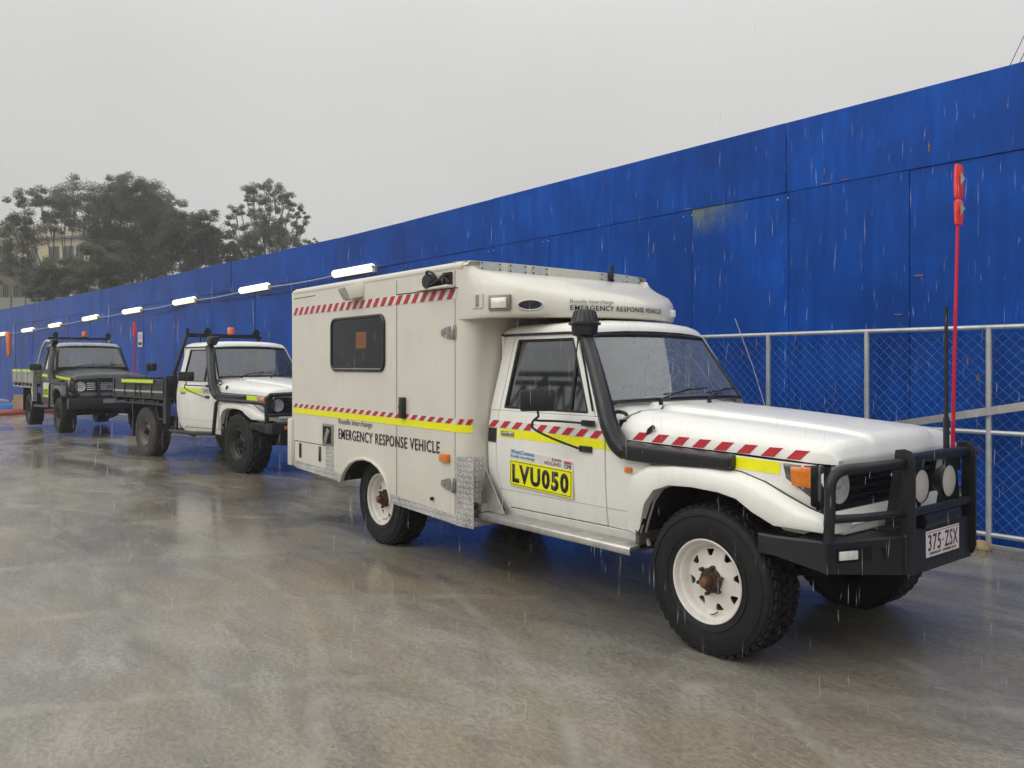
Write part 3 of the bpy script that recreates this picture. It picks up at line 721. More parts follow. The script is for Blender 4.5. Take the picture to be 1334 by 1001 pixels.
    b = B(); b.bm.faces.new([b.bm.verts.new(p) for p in ((-1.93, -.47, 1.28), (-1.93, .47, 1.28), (-1.93, .47, 1.64), (-1.93, -.47, 1.64))]); b.build('rear_window', G, root)
    b = B()
    b.bb(-1.93, -.72, -.70, .70, .50, .56); b.bb(-.95, -.76, -.68, .68, .56, 1.17); b.bb(-1.0, -.80, -.66, .66, 1.12, 1.20)
    b.box((-.90, -.36, 1.225), (.16, .36, .08)); b.bevel(.02)
    for s in (-1, 1): b.bb(-1.80, -.96, s * .66, s * .70, .56, 1.18)
    b.build('dashboard', 'interior', root)
    for y in (-.36, .34):
        b = B(); b.box((-1.50, y, .82), (.46, .46, .16)); b.box((-1.76, y, 1.10), (.13, .46, .52), Matrix.Rotation(R(-10), 3, 'Y')); b.box((-1.80, y, 1.44), (.09, .25, .16)); b.bevel(.03, 2)
        b.build('seat', 'seat', root)
    b = B(); cpt = Vector((-1.10, -.36, 1.17)); ring = []
    for k in range(20):
        a = 2 * math.pi * k / 20; ring.append(cpt + Vector((-.08 * math.cos(a), .18 * math.sin(a), .165 * math.cos(a))))
    b.tube(ring, .013, 8, closed=True); b.tube([ring[5], cpt + Vector((.02, 0, -.01)), ring[15]], .012, 6); b.tube([cpt, cpt + Vector((.2, 0, -.12))], .03, 8)
    b.build('steering_wheel', 'interior', root)
    b = B(); b.box((-1.10, .02, 1.66), (.03, .20, .055)); b.bevel(.01); b.build('rear_view_mirror', 'interior', root)
    # wipers: pivot, arm, blade
    for y0, y1 in ((-.38, .02), (.10, .46)):
        b = B()
        p0 = Vector((-.69, y0, seam(-.69) + .055 + hood_k(-.69) * 1.1 + .004)); e = ws(.10, y1 / .672) + Vector((.030, 0, .026))
        b.tube([p0, p0 + Vector((.0, 0, .035))], .014, 8)
        b.tube([p0 + Vector((0, 0, .03)), lerp(p0, e, .35) + Vector((.0, 0, .028)), e], .0095, 6)
        b.build('wiper', 'black_plastic', root)
        wi = [o for o in COL.objects if o.parent == root and o.name.startswith('wiper')][-1]
        b = B(); b.tube([ws(.055, (y1 - .26) / .672) + Vector((.024, 0, .016)), ws(.10, y1 / .672) + Vector((.022, 0, .018)), ws(.135, min(.62, y1 + .22) / .672) + Vector((.02, 0, .014))], .0055, 6, smooth=4)
        b.build('wiper_blade', 'black_plastic', wi)
    for s in (-1, 1):
        b = B(); b.tube([(-.80, s * .70, 1.195), (-.765, s * .70, 1.235), (-.70, s * .695, 1.23), (-.69, s * .69, 1.215)], .012, 8, smooth=3); b.build('cowl_hook', 'black_plastic', root)
    # grille and front panel
    b = B(); b.bb(.50, .565, -.70, .70, .80, 1.04)
    b.build('radiator_core', 'dark', root)
    b = B()
    for s in (-1, 1):
        b.prism([(.545, s * .735, 1.035), (.545, s * .735, .845), (.59, s * .66, .81), (.59, s * .66, 1.035)], (-.012, -s * .03, 0)); 
    b.bb(.565, .590, -.69, .69, 1.012, 1.036); b.bb(.565, .590, -.69, .69, .805, .832)
    for s in (-1, 1):
        b.bb(.563, .578, s * .44, s * .69, .83, 1.015)
        b.loft([[(.50, s * .60, z), (.592, s * .60, z), (.596, s * .655, z), (.588, s * .684, z), (.560, s * .700, z), (.50, s * .70, z)] for z in (.82, 1.034)], closed=True, caps=True)
    b.bevel(.003); gp = b.build('grille', P.get('grille', 'black_plastic'), root)
    for k in range(4):
        b = B(); b.bb(.565, .588, -.44, .44, .852 + k * .041, .872 + k * .041); b.bevel(.004); b.build('slat', P.get('slat', 'black_plastic'), gp)
    # round badge: ring with a bar and oval
    b = B(); rg = [(.600, .052 * math.cos(a), .93 + .040 * math.sin(a)) for a in [2 * math.pi * k / 24 for k in range(24)]]; b.tube(rg, .005, 6, closed=True)
    rg = [(.600, .018 * math.cos(a), .93 + .038 * math.sin(a)) for a in [2 * math.pi * k / 24 for k in range(24)]]; b.tube(rg, .004, 6, closed=True)
    rg = [(.600, .040 * math.cos(a), .945 + .016 * math.sin(a)) for a in [2 * math.pi * k / 24 for k in range(24)]]; b.tube(rg, .004, 6, closed=True)
    b.build('grille_badge', 'chrome', root)
    # lower front valance
    b = B(); b.prism([(.655, -.56, .745), (.655, .56, .745), (.60, .62, .81), (.60, -.62, .81)], (-.03, 0, -.01)); b.bb(.55, .64, -.60, .60, .70, .745); b.bevel(.004)
    b.build('front_valance', pm, root)
    # running board
    # chassis
    b = B(); L_ = P['wb']
    for s in (-1, 1):
        b.bb(-L_ - .7, .66, s * .36, s * .43, .50, .62)
        b.bb(-.30, .40, s * .40, s * .44, .44, .50)
        for xc in (0, -L_):   # leaf springs
            b.tube([(xc - .60, s * .44, .50), (xc - .3, s * .44, .44), (xc, s * .44, .42), (xc + .3, s * .44, .44), (xc + .60, s * .44, .52)], .028, 6, smooth=3)
            b.tube([(xc - .1, s * .38, .36), (xc - .22, s * .34, .70)], .026, 8)
    for xc in (0, -L_):
        b.tube([(xc, -.62, .385), (xc, .62, .385)], .045, 10)
        b.lathe([(.001, -.13), (.08, -.11), (.13, 0), (.08, .11), (.001, .13)], (xc, .16 if xc == 0 else 0, .385), 'y', 16)
    b.tube([(-.2, .15, .42), (-L_ + .2, .0, .42)], .035, 8)
    b.tube([(.13, -.52, .36), (.16, .52, .38)], .018, 8)
    b.bb(-.60, .30, -.28, .28, .46, .75); b.bb(-1.3, -.7, -.16, .16, .38, .55)
    b.bb(-1.9, -1.0, .42, .66, .40, .56)
    b.tube([(-1.0, -.33, .45), (-2.4, -.33, .45), (-L_ - .6, -.30, .50)], .035, 8)
    b.bb(.40, .60, -.36, .36, .46, .68)
    b.build('chassis', 'dark', root)

def snorkel(root, s=-1, round_head=True):
    b = B()
    # airbox along the fender
    def ring(x, z0, z1, y0, y1):
        return [(x, s * y0, z0), (x, s * y1, z0 + .012), (x, s * y1, z1 - .012), (x, s * y0, z1)]
    b.loft([ring(.145, .985, 1.052, .755, .806), ring(.13, .975, 1.060, .752, .818), ring(-.05, .965, 1.063, .752, .828), ring(-.35, .955, 1.068, .752, .835), ring(-.56, .960, 1.070, .752, .838), ring(-.64, .975, 1.075, .752, .836), ring(-.70, 1.02, 1.11, .752, .832)], closed=True, caps=True)
    b.bevel(.012, 2, 30)
    b.tube([(-.60, s * .795, 1.01), (-.66, s * .80, 1.06), (-.725, s * .805, 1.17), (-.785, s * .79, 1.30), (-.88, s * .755, 1.47), (-.975, s * .715, 1.61), (-1.02, s * .70, 1.68), (-1.04, s * .695, 1.74)],
           [.050, .058, .056, .052, .048, .045, .043, .043] if round_head else [.052, .062, .062, .062, .060, .060, .060, .060], 14, smooth=4)
    sn = b.build('snorkel', 'black_plastic', root, 40)
    b = B()
    if round_head:
        b.lathe([(.046, -.05), (.052, -.022), (.080, -.014), (.086, .046), (.102, .050), (.104, .062), (.088, .069), (.066, .138), (.056, .147), (.001, .149)], (-1.045, s * .695, 1.722), 'z', 28)
        for k in range(16):
            a = 2 * math.pi * k / 16; b.tube([(-1.045 + .087 * math.cos(a), s * .695 + .087 * math.sin(a), 1.790), (-1.045 + .067 * math.cos(a), s * .695 + .067 * math.sin(a), 1.858)], .0035, 4)
    else:
        b.loft([[(-1.04, s * .64, 1.75), (-1.04, s * .74, 1.75), (-.94, s * .74, 1.75), (-.94, s * .64, 1.75)], [(-1.05, s * .635, 1.82), (-1.05, s * .745, 1.82), (-.86, s * .745, 1.82), (-.86, s * .635, 1.82)], [(-1.05, s * .635, 1.875), (-1.05, s * .745, 1.875), (-.86, s * .745, 1.875), (-.86, s * .635, 1.875)]], closed=True, caps=True)
        b.bevel(.015, 2)
    b.build('snorkel_head', 'black_plastic', sn, 40)
    # bracket on the hood side
    return sn

def mirror(root, s, big=True, y=1.0, x=-1.15, mr_=38):
    b = B(); b.box((x, s * y, 1.30), (.055, .22, .135), Matrix.Rotation(s * R(mr_), 3, 'Z')); b.bevel(.016, 2); m = b.build('door_mirror', 'black_plastic', root)
    b = B()
    b.tube([(x, s * y, 1.24), (x + .01, s * y, 1.20), (x - .03, s * (y - .01), 1.175), (-1.14, s * .84, 1.165), (-.98, s * .785, 1.16)], .0075, 8, smooth=3)
    b.tube([(x + .01, s * y, 1.20), (x - .055, s * (y - .01), 1.165), (x - .06, s * (y - .02), 1.12), (-1.12, s * .90, 1.06), (-1.0, s * .79, 1.00)], .0075, 8, smooth=3)
    for z, xx in ((1.16, -.93), (1.00, -.95)): b.box((xx, s * .778, z), (.10, .022, .036)); 
    b.build('mirror_arm', 'black_plastic', m)
    return m

def beacon(root, x, y, z, r=.055, h=.13, clear=False):
    b = B(); b.lathe([(.001, 0), (r, 0), (r, .02), (.001, .02)], (x, y, z), 'z', 20); m = b.build('beacon', 'black', root)
    b = B(); b.lathe([(r * .92, .02), (r * .95, h * .9), (r * .8, h), (.001, h)], (x, y, z), 'z', 20); b.build('beacon_lens', 'beacon', m)
    return m

def stripes(root, x0, x1, z0a, z0b, h, n, side, yf, lean=.045, mat='red', name='red_stripe', wfrac=.5, off=.004):
    """leaning parallelograms; z0a/z0b bottom height at x0/x1"""
    pitch = (x1 - x0) / n
    for k in range(n):
        a = x0 + pitch * k; w_ = pitch * wfrac
        za = lerp(z0a, z0b, (a - x0) / (x1 - x0))
        q = [(a, za), (a + w_, za), (min(x1, a + w_ + lean), za + h), (min(x1, a + lean), za + h)]
        b = B(); vs = []
        for d in (0, .0022):
            vs.append([b.bm.verts.new((x, side * (yf(z, x) + off - .001 + d), z)) for x, z in q])
        b.bm.faces.new(vs[1])
        for i in range(4): b.bm.faces.new((vs[0][i], vs[0][(i + 1) % 4], vs[1][(i + 1) % 4], vs[1][i]))
        b.build(name, mat, root, smooth=False)
def band(root, pts_lo, pts_hi, side, yf, mat, name, off=.003):
    def dense(P):
        o = []
        for (a, c), (e, g) in zip(P, P[1:]):
            n = max(1, int(abs(e - a) / .05)) if side * yf(c, a) != side * yf(c, e) or True else 1
            o += [(lerp(a, e, i / n), lerp(c, g, i / n)) for i in range(n)]
        return o + [P[-1]]
    pts_lo = dense(pts_lo); pts_hi = dense(pts_hi)
    b = B(); lo = [(x, side * (yf(z, x) + off), z) for x, z in pts_lo]; hi = [(x, side * (yf(z, x) + off), z) for x, z in pts_hi]
    lo2 = [(p[0], p[1] - side * .002, p[2]) for p in lo]; hi2 = [(p[0], p[1] - side * .002, p[2]) for p in hi]
    b.loft([lo2, lo, hi, hi2]); return b.build(name, mat, root, 60)

# ------------------------------------------------------------------ emergency response vehicle
def emergency_vehicle():
    root = empty('emergency_response_vehicle')
    tag(root, 'cream box bodied emergency response vehicle with red and yellow striping parked nearest the camera', 'emergency vehicle', None)
    front_half(root, dict(paint='white', wb=3.42))
    # wheels
    for s in (-1, 1):
        wheel(root, 0, .815, s, .392, .218, .245, .385)
        wheel(root, -3.42, .795, s, .385, .215, .235, .38, blocks=40, lug=.004)
    snorkel(root); mirror(root, -1)
    # running board with angled rear bracket
    for s in (-1, 1):
        b = B()
        b.loft([[(x, s * .64, .470), (x, s * .64, .490), (x, s * .86, .484), (x, s * .872, .474), (x, s * .872, .438), (x, s * .862, .434), (x, s * .862, .462), (x, s * .66, .466)] for x in (-1.98, -.50)], closed=True, caps=True)
        b.bevel(.003, 1); rb = b.build('running_board', 'alu', root)
        b = B(); b.prism([(-1.97, s * .80, .49), (-1.72, s * .80, .49), (-1.93, s * .80, .78)], (0, s * .012, 0)); b.bb(-2.0, -1.90, s * .80, s * .865, .49, .545); b.build('bracket', 'alu', rb)
    # ---- box body
    YS = .93; zr = 2.235
    def sec(y): return y
    # side panels with wheel arch
    archp = [(-3.905, .487), (-3.86, .56), (-3.80, .615), (-3.72, .67), (-3.60, .712), (-3.47, .730), (-3.34, .720), (-3.22, .680), (-3.13, .620), (-3.07, .54), (-3.035, .45), (-3.03, .415)]
    for s in (-1, 1):
        poly = [(-4.88, 2.225), (-4.88, .56), (-4.84, .525)] + archp + [(-2.115, .375), (-2.115, 2.225)]
        b = B(); vs = [b.bm.verts.new((x, s * YS, z)) for x, z in poly]; f = b.bm.faces.new(vs)
        r = bmesh.ops.extrude_face_region(b.bm, geom=[f]); bmesh.ops.translate(b.bm, vec=(0, -s * .03, 0), verts=[g for g in r['geom'] if isinstance(g, bmesh.types.BMVert)])
        b.build('box_side_panel', 'cream', root, smooth=False)
        # arch flange and well
        b = B(); b.tube([(x, s * (YS + .004), z) for x, z in archp], .014, 8); b.build('arch_trim', 'cream', root)
        b = B(); b.loft([[(x, s * .90, z + .004) for x, z in archp], [(x, s * .45, z + .02) for x, z in archp]]); b.prism([(x, s * .45, z) for x, z in archp], (0, -s * .02, 0)); b.build('rear_wheel_well', 'dark', root)
        # rounded front corner + front wall
        rows = []
        for z in (.375, 1.0, 1.835, 2.225):
            row = [(-2.115, s * YS, z)]
            for k in range(1, 9):
                a = math.pi / 2 * k / 8; row.append((-2.115 + .135 * math.sin(a), s * (YS - .135 + .135 * math.cos(a)), z))
            row.append((-1.98, 0, z)); rows.append(row)
        b = B(); b.loft(rows); b.build('box_front_corner', 'cream', root, 60)
        # checker plate on the corner
        rows = []
        for z in (.372, .865):
            rows.append([(-2.10 - .0, s * (YS + .003), z)] + [(-2.115 + .139 * math.sin(math.pi / 2 * k / 8), s * (YS - .135 + .139 * math.cos(math.pi / 2 * k / 8)), z) for k in range(0, 9)])
        b = B(); b.loft(rows); b.solid(.003); b.build('corner_checker_plate', 'checker', root, 60)
        # bottom checker strips
        b = B(); b.prism([(-3.03, s * (YS), .414), (-2.10, s * (YS), .374), (-2.10, s * YS, .442), (-3.03, s * YS, .484)], (0, s * .004, 0)); b.build('sill_checker_plate', 'checker', root, smooth=False)
        b = B(); b.prism([(-4.83, s * YS, .526), (-3.905, s * YS, .487), (-3.86, s * YS, .56), (-4.87, s * YS, .60)], (0, s * .004, 0))
        b.prism([(-4.18, s * YS, .50), (-4.035, s * YS, .50), (-4.035, s * YS, .80), (-4.18, s * YS, .80)], (0, s * .006, 0)); b.build('sill_checker_plate', 'checker', root, smooth=False)
        # roof edge moulding
        b = B(); b.tube([(-4.86, s * .90, 2.225), (-2.05, s * .90, 2.225)], .036, 14); b.build('roof_edge', 'cream', root)
    b = B()
    rows = []
    for x in (-4.93, -4.91, -4.6, -2.4, -1.98):
        dz = -.09 if x < -4.92 else 0
        h = [(.93, 2.225), (.925, 2.242), (.90, 2.252), (.80, 2.257), (.4, 2.260), (0, 2.261)]
        row = [(x, -y, z + dz * (1 if z > 2.23 else 0)) for y, z in h]; row += [(p[0], -p[1], p[2]) for p in row[-2::-1]]; rows.append(row)
    b.loft(rows); b.build('box_roof', 'cream', root, 60)
    b = B(); b.bb(-4.93, -4.88, -.93, .93, .56, 2.23); b.bevel(.012); b.build('box_rear_wall', 'cream', root)
    b = B(); b.bb(-4.985, -4.885, -.955, .955, .535, 1.0); b.bevel(.02); b.build('rear_step_locker', 'cream', root)
    b = B(); b.bb(-4.86, -3.95, -.88, .88, .52, .58); b.bb(-3.0, -2.0, -.88, .88, .40, .46); b.bb(-4.9, -2.0, -.7, .7, .72, .78); b.build('box_floor', 'dark', root)
    # ---- luton over the cab: a moulded cap, rounded in plan, sloping down to a low brow
    XF = [(0, -1.22), (.3, -1.27), (.5, -1.35), (.65, -1.455), (.75, -1.555), (.84, -1.68), (.90, -1.82), (.922, -1.96), (.93, -2.10)]
    def xf(y):
        return interp(XF, abs(y))
    def shz(y): return 1.965 + .13 * (abs(y) / .9) ** 3
    ysn = [0, .15, .3, .42, .54, .65, .74, .81, .87, .905, .922, .93]
    rows = []
    for y in [-q for q in ysn[::-1]] + ysn[1:]:
        a = xf(y); h = shz(y); k = max(0, (abs(y) - .86) / .07); t7 = lerp(2.195, 2.225, k)
        rows.append([(-2.14, y, 1.862), (a - .02, y, 1.843), (a, y, 1.850), (a + .012, y, 1.875), (a + .008, y, lerp(1.85, h, .6)), (a - .008, y, h - .02), (a - .04, y, h + .012),
                     (lerp(a - .04, -1.95, .3) if a > -1.91 else a - .045, y, lerp(h, t7, .36)), (lerp(a - .04, -1.95, .65) if a > -1.91 else a - .05, y, lerp(h, t7, .72)), (min(-1.95, a - .055), y, t7), (-2.14, y, t7 + .03)])
    b = B(); b.loft(rows); lut = b.build('luton', 'cream', root, 62)
    # strip of riveted clear panels along the front edge of the roof
    b = B(); b.loft([[(-1.965 - .05 * (abs(y) / .87) ** 6, y, z) for y in (-.90, -.87, -.6, -.3, 0, .3, .6, .87, .90)] for z in (2.185, 2.262)]); b.loft([[(-1.965 - .05 * (abs(y) / .87) ** 6 - d, y, 2.262 + d * .05) for y in (-.90, -.87, -.6, -.3, 0, .3, .6, .87, .90)] for d in (0, .2)])
    b.build('roof_strip', 'cream', lut, 50)
    for ya, yb_ in ((-.835, -.65), (-.575, -.41), (-.355, -.20), (.36, .82)):
        b = B(); b.bb(-1.962, -1.957, ya, yb_, 2.197, 2.252); cs = b.build('clear_panel', 'sealer', lut)
        b = B()
        for y_ in ([ya + .012, yb_ - .012] if yb_ - ya < .3 else [ya + .015, lerp(ya, yb_, .33), lerp(ya, yb_, .66), yb_ - .015]):
            for z_ in (2.205, 2.244): b.tube([(-1.957, y_, z_), (-1.951, y_, z_)], .0055, 6)
        tag(b.build('rivets', 'dark', cs), kind='stuff')
    # hatch line, door cuts, hinges, lamps on the near side ------------------------------------
    y = -.9315
    def cut(x0, z0, x1, z1, wd=.006, nm='panel_gap'):
        d = Vector((x1 - x0, 0, z1 - z0)); L = d.length; a = math.atan2(d.z, d.x)
        b = B(); b.box(((x0 + x1) / 2, y + .001, (z0 + z1) / 2), (L, .003, wd), Matrix.Rotation(-a, 3, 'Y')); b.build(nm, 'gap', root, smooth=False)
    cut(-2.94, .46, -2.94, 2.19, .005); cut(-2.135, .44, -2.135, 2.20, .004); cut(-2.94, 2.078, -2.10, 2.072, .008)
    cut(-4.86, .785, -4.19, .785, .006); cut(-4.86, .785, -4.86, .60, .004)
    cut(-4.88, 2.165, -4.40, 2.168, .006)
    # tapes
    def yside(z, x): return YS
    band(root, [(-4.88, 2.005), (-2.115, 1.995)], [(-4.88, 2.075), (-2.115, 2.068)], -1, yside, 'whitetape', 'white_tape', .0025)
    stripes(root, -4.88, -2.12, 2.006, 1.996, .069, 23, -1, yside, .058)
    zlo = lambda x: lerp(1.108, 1.094, (x + 4.88) / 2.76)
    band(root, [(-4.88, zlo(-4.88)), (-2.115, zlo(-2.115))], [(-4.88, zlo(-4.88) + .040), (-2.115, zlo(-2.115) + .040)], -1, yside, 'whitetape', 'white_tape', .0025)
    stripes(root, -4.88, -2.14, zlo(-4.88) + .001, zlo(-2.14) + .001, .038, 23, -1, yside, .05)
    band(root, [(-4.88, zlo(-4.88) - .055), (-2.115, zlo(-2.115) - .055)], [(-4.88, zlo(-4.88) - .001), (-2.115, zlo(-2.115) - .001)], -1, yside, 'yellow', 'yellow_tape', .0035)
    # yellow and stripes round the corner
    rows = []
    for z in (zlo(-2.1) - .056, zlo(-2.1) - .002):
        rows.append([(-2.115 + .138 * math.sin(math.pi / 2 * k / 8), -(YS - .135 + .138 * math.cos(math.pi / 2 * k / 8)), z) for k in range(0, 6)])
    b = B(); b.loft(rows); b.solid(.002); b.build('yellow_tape', 'yellow', root, 60)
    for k0 in (.4, 3.0):
        rows = []
        for z, sh in ((zlo(-2.1), 0), (zlo(-2.1) + .040, .9)):
            rows.append([(-2.115 + .139 * math.sin(math.pi / 2 * (k0 + sh + k * .45) / 8), -(YS - .135 + .139 * math.cos(math.pi / 2 * (k0 + sh + k * .45) / 8)), z) for k in range(0, 4)])
        b = B(); b.loft(rows); b.solid(.002); b.build('red_stripe', 'red', root, 60)
    # window
    b = B(); ov = rrect(-4.06, -3.13, 1.475, 1.925, .07)
    b.tube([(x, y - .004, z) for x, z in ov], .014, 8, closed=True); wf = b.build('box_window', 'black_plastic', root)
    b = B(); b.bm.faces.new([b.bm.verts.new((x, y - .003, z)) for x, z in ov]); b.solid(.003); b.build('window_pane', 'boxpane', wf, smooth=False)
    b = B(); b.tube([(-4.02, y - .010, 1.487), (-3.17, y - .010, 1.487)], .005, 6); b.build('drip_rail', 'steel', wf)
    b = B(); b.bb(-3.60, -3.42, y - .0075, y - .0068, 1.66, 1.80); b.build('window_notice', 'notice', wf, smooth=False)
    # floodlight on the side
    b = B(); b.loft([[(-3.68, y, 2.195), (-3.47, y, 2.205), (-3.47, y, 2.10), (-3.68, y, 2.09)], [(-3.74, y - .10, 2.180), (-3.56, y - .13, 2.185), (-3.53, y - .10, 2.075), (-3.69, y - .06, 2.065)]], closed=True, caps=True)
    b.bevel(.006); fl = b.build('side_floodlight', 'cream', root)
    b = B(); b.loft([[(-3.735, y - .103, 2.170), (-3.575, y - .129, 2.174), (-3.55, y - .102, 2.085), (-3.69, y - .066, 2.075)], [(-3.740, y - .109, 2.168), (-3.58, y - .135, 2.172), (-3.555, y - .108, 2.083), (-3.695, y - .072, 2.073)]], closed=True, caps=True); b.build('lens', 'lensgrey', fl, smooth=False)
    # black coiled hose clamp set on the shelf under the roof edge
    b = B(); random.seed(3)
    cx, cz = -2.40, 2.135
    b.lathe([(.001, -.03), (.05, -.03), (.062, 0), (.05, .03), (.001, .03)], (cx, y - .05, cz), 'y', 16)
    b.tube([(cx - .03, y - .03, cz + .02), (cx, y - .07, cz + .07), (cx + .06, y - .06, cz + .06), (cx + .10, y - .03, cz), (cx + .16, y - .04, cz + .03), (cx + .22, y - .02, cz - .02)], .010, 8, smooth=4)
    b.tube([(cx - .02, y - .06, cz - .03), (cx + .08, y - .07, cz - .02), (cx + .20, y - .03, cz + .04)], .008, 8, smooth=4)
    b.bb(cx - .01, cx + .10, y - .05, y - .005, cz - .045, cz + .01); b.bb(cx + .13, cx + .235, y - .018, y - .002, cz - .05, cz + .055)
    b.build('roof_edge_pump', 'black_plastic', root)
    b = B(); b.prism([(-2.56, y, 2.075), (-2.14, y, 2.075), (-2.14, y, 2.095), (-2.56, y, 2.085)], (0, -.07, 0)); b.bevel(.004); b.build('shelf', 'cream', root)
    # hinges, latch, handles
    for z in (1.755, .655):
        b = B(); b.prism([(-2.30, y, z - .020), (-2.30, y, z + .020), (-2.22, y, z + .042), (-2.12, y, z + .048), (-2.12, y, z - .048), (-2.22, y, z - .042)], (0, -.012, 0))
        b.tube([(-2.142, y - .014, z - .052), (-2.142, y - .014, z + .052)], .012, 8)
        for xx, zz in ((-2.25, 0), (-2.19, .02), (-2.19, -.02)): b.tube([(xx, y - .01, z + zz), (xx, y - .019, z + zz)], .008, 6)
        b.bevel(.002, 1); b.build('hinge', 'steel', root)
    b = B(); b.box((-2.83, y - .018, 1.185), (.062, .036, .165)); b.bevel(.008); dl = b.build('door_latch', 'black_plastic', root)
    b = B(); b.tube([(-2.885, y, 1.188), (-2.885, y - .014, 1.188)], .014, 12); b.build('lock', 'black_plastic', dl)
    b = B(); b.tube([(-2.42, y, .525), (-2.42, y - .02, .525)], .014, 12); b.build('fuel_lock', 'black_plastic', root)
    b = B(); b.box((-2.255, y - .012, .843), (.115, .024, .062)); b.bevel(.006); b.build('side_marker_lamp', 'amber', root)
    b = B(); b.bb(-4.235, -4.035, y - .012, y, .79, .985); b.bevel(.004); rh = b.build('recessed_handle', 'steel', root)
    b = B(); b.bb(-4.215, -4.055, y - .014, y - .0125, .81, .965); b.build('recess', 'dark', rh); 
    b = B(); b.box((-4.12, y - .022, .875), (.05, .018, .14), Matrix.Rotation(R(28), 3, 'Y')); b.bevel(.004); b.build('pull', 'steel', rh)
    for xx in (-4.72, -4.30):
        b = B(); b.box((xx, y - .006, .70), (.030, .014, .14)); b.bevel(.006); b.build('locker_latch', 'black_plastic', root)
    b = B(); b.tube([(-1.975, -.845, .525), (-1.99, -.90, .525)], .022, 10); b.build('step_bolt', 'black_plastic', root)
    # lettering
    text('E', .088, 'ink', root, (-3.93, -.9335, .868), width=.036, bold=.008)
    text('MERGENCY RESPONSE VEHICLE', .088, 'ink', root, (-3.880, -.9335, .868), width=1.55, bold=.008)
    text('Rozelle Interchange', .046, 'greyink', root, (-3.93, -.9335, 1.0), width=.60)
    # luton gear: flood lamp and vent scoop on the rounded corner, lettering along the brow
    def yf_(x): return interp([(q[1], q[0]) for q in XF[::-1]], x)
    def pc(x, d=0, z=1.9):      # point on the near corner of the luton at station x, pushed out by d
        y0 = -yf_(x); t = (Vector((x + .02, -yf_(x + .02), 0)) - Vector((x - .02, -yf_(x - .02), 0))).normalized(); n = Vector((t.y, -t.x, 0))
        return Vector((x, y0, z)) + n * d + Vector((0, 0, 0)), t, n
    def onl(x0, w_, z0, z1, d0, d1):
        p, t, n = pc(x0); rot = Matrix((t, n, Vector((0, 0, 1)))).transposed()
        return p + n * ((d0 + d1) / 2 + .006) + Vector((0, 0, (z0 + z1) / 2 - 1.9)), (w_, d1 - d0, z1 - z0), rot
    b = B(); q = onl(-1.71, .165, 1.893, 1.998, -.02, .014); b.box(*q); b.bevel(.004); lamp = b.build('luton_floodlight', 'steelframe', root)
    b = B(); q = onl(-1.71, .120, 1.908, 1.978, .014, .022); b.box(*q); b.bevel(.004); b.build('lens', 'lens', lamp)
    b = B(); q = onl(-1.885, .10, 1.915, 2.015, -.02, .003); b.box(*q); pl = b.build('rivet_plate', 'cream', root)
    b = B(); q = onl(-1.885, .03, 1.925, 2.005, .003, .006); b.box(*q)
    b.build('weathered_sticker', 'lensgrey', pl)
    p, t, n = pc(-1.535); ring = [p + t * (.085 * math.cos(a)) + n * (.011) + Vector((0, 0, .025 + .034 * math.sin(a))) for a in [2 * math.pi * k / 24 for k in range(24)]]
    b = B(); b.bm.faces.new([b.bm.verts.new(p_) for p_ in ring]); b.solid(.002); vo = b.build('vent_scoop', 'ventblue', root, smooth=False)
    b = B(); b.tube(ring, .005, 8, closed=True); b.build('vent_lip', 'cream', vo)
    text('E', .034, 'ink', root, (-1.262, -.53, 1.889), (0, 1, 0), width=.018, bold=.004, th=.004)
    text('MERGENCY RESPONSE VEHICLE', .034, 'ink', root, (-1.262, -.505, 1.889), (0, 1, 0), width=.775, bold=.004, th=.004)
    for o_ in [o for o in COL.objects if o.parent == root and o.name.startswith('lettering')][-2:]:
        for v in o_.data.vertices: v.co.x = xf(v.co.y) + .016 + (.002 if v.co.x > -1.261 else 0)
    text('Rozelle Interchange', .024, 'greyink', root, (-1.262, -.53, 1.938), (0, 1, 0), width=.30, th=.004)
    for o_ in [o for o in COL.objects if o.parent == root and o.name.startswith('lettering')][-1:]:
        for v in o_.data.vertices: v.co.x = xf(v.co.y) + .014 + (.002 if v.co.x > -1.261 else 0)
    b = B(); b.box((-1.345, .50, 1.905), (.05, .045, .055), Matrix.Rotation(R(-18), 3, 'Z')); b.bevel(.006); b.build('nose_marker_lamp', 'lens', root)
    b = B(); b.box((-1.94, .46, 2.215), (.03, .035, .10)); b.tube([(-1.93, .46, 2.22), (-1.93, .46, 2.32)], .016, 8); b.tube([(-1.93, .46, 2.32), (-1.93, .455, 2.5), (-1.93, .43, 2.75)], .0022, 6); b.build('roof_aerial', 'black_plastic', root)
    b = B(); b.tube([(-.66, .70, 1.20), (-.78, .72, 1.50), (-.95, .74, 1.86)], .003, 6); b.build('whip_aerial', 'steel', root)
    # ---- striping on cab side
    zD = lambda x: 1.082 - .012 * (x + 1.95) 
    band(root, [(-1.955, zD(-1.955) - .0), (-.80, zD(-.80))], [(-1.955, zD(-1.955) + .05), (-.80, zD(-.8) + .05)], -1, yb, 'whitetape', 'white_tape', .0045)
    stripes(root, -1.95, -.80, zD(-1.95) + .001, zD(-.8) + .001, .048, 9, -1, yb, .05, off=.0065)
    band(root, [(-1.83, zD(-1.83) - .060), (-.80, zD(-.80) - .060)], [(-1.83, zD(-1.83) - .002), (-.80, zD(-.8) - .002)], -1, yb, 'yellow', 'yellow_tape', .0050)
    band(root, [(-1.95, zD(-1.95) - .105), (-1.86, zD(-1.86) - .105)], [(-1.95, zD(-1.95) - .006), (-1.86, zD(-1.86) - .006)], -1, yb, 'ink', 'black_patch', .006)
    band(root, [(-.785, zD(-.785) - .060), (-.66, zD(-.66) - .060)], [(-.785, zD(-.785) - .002), (-.66, zD(-.66) - .002)], -1, yb, 'yellow', 'yellow_tape', .0030)
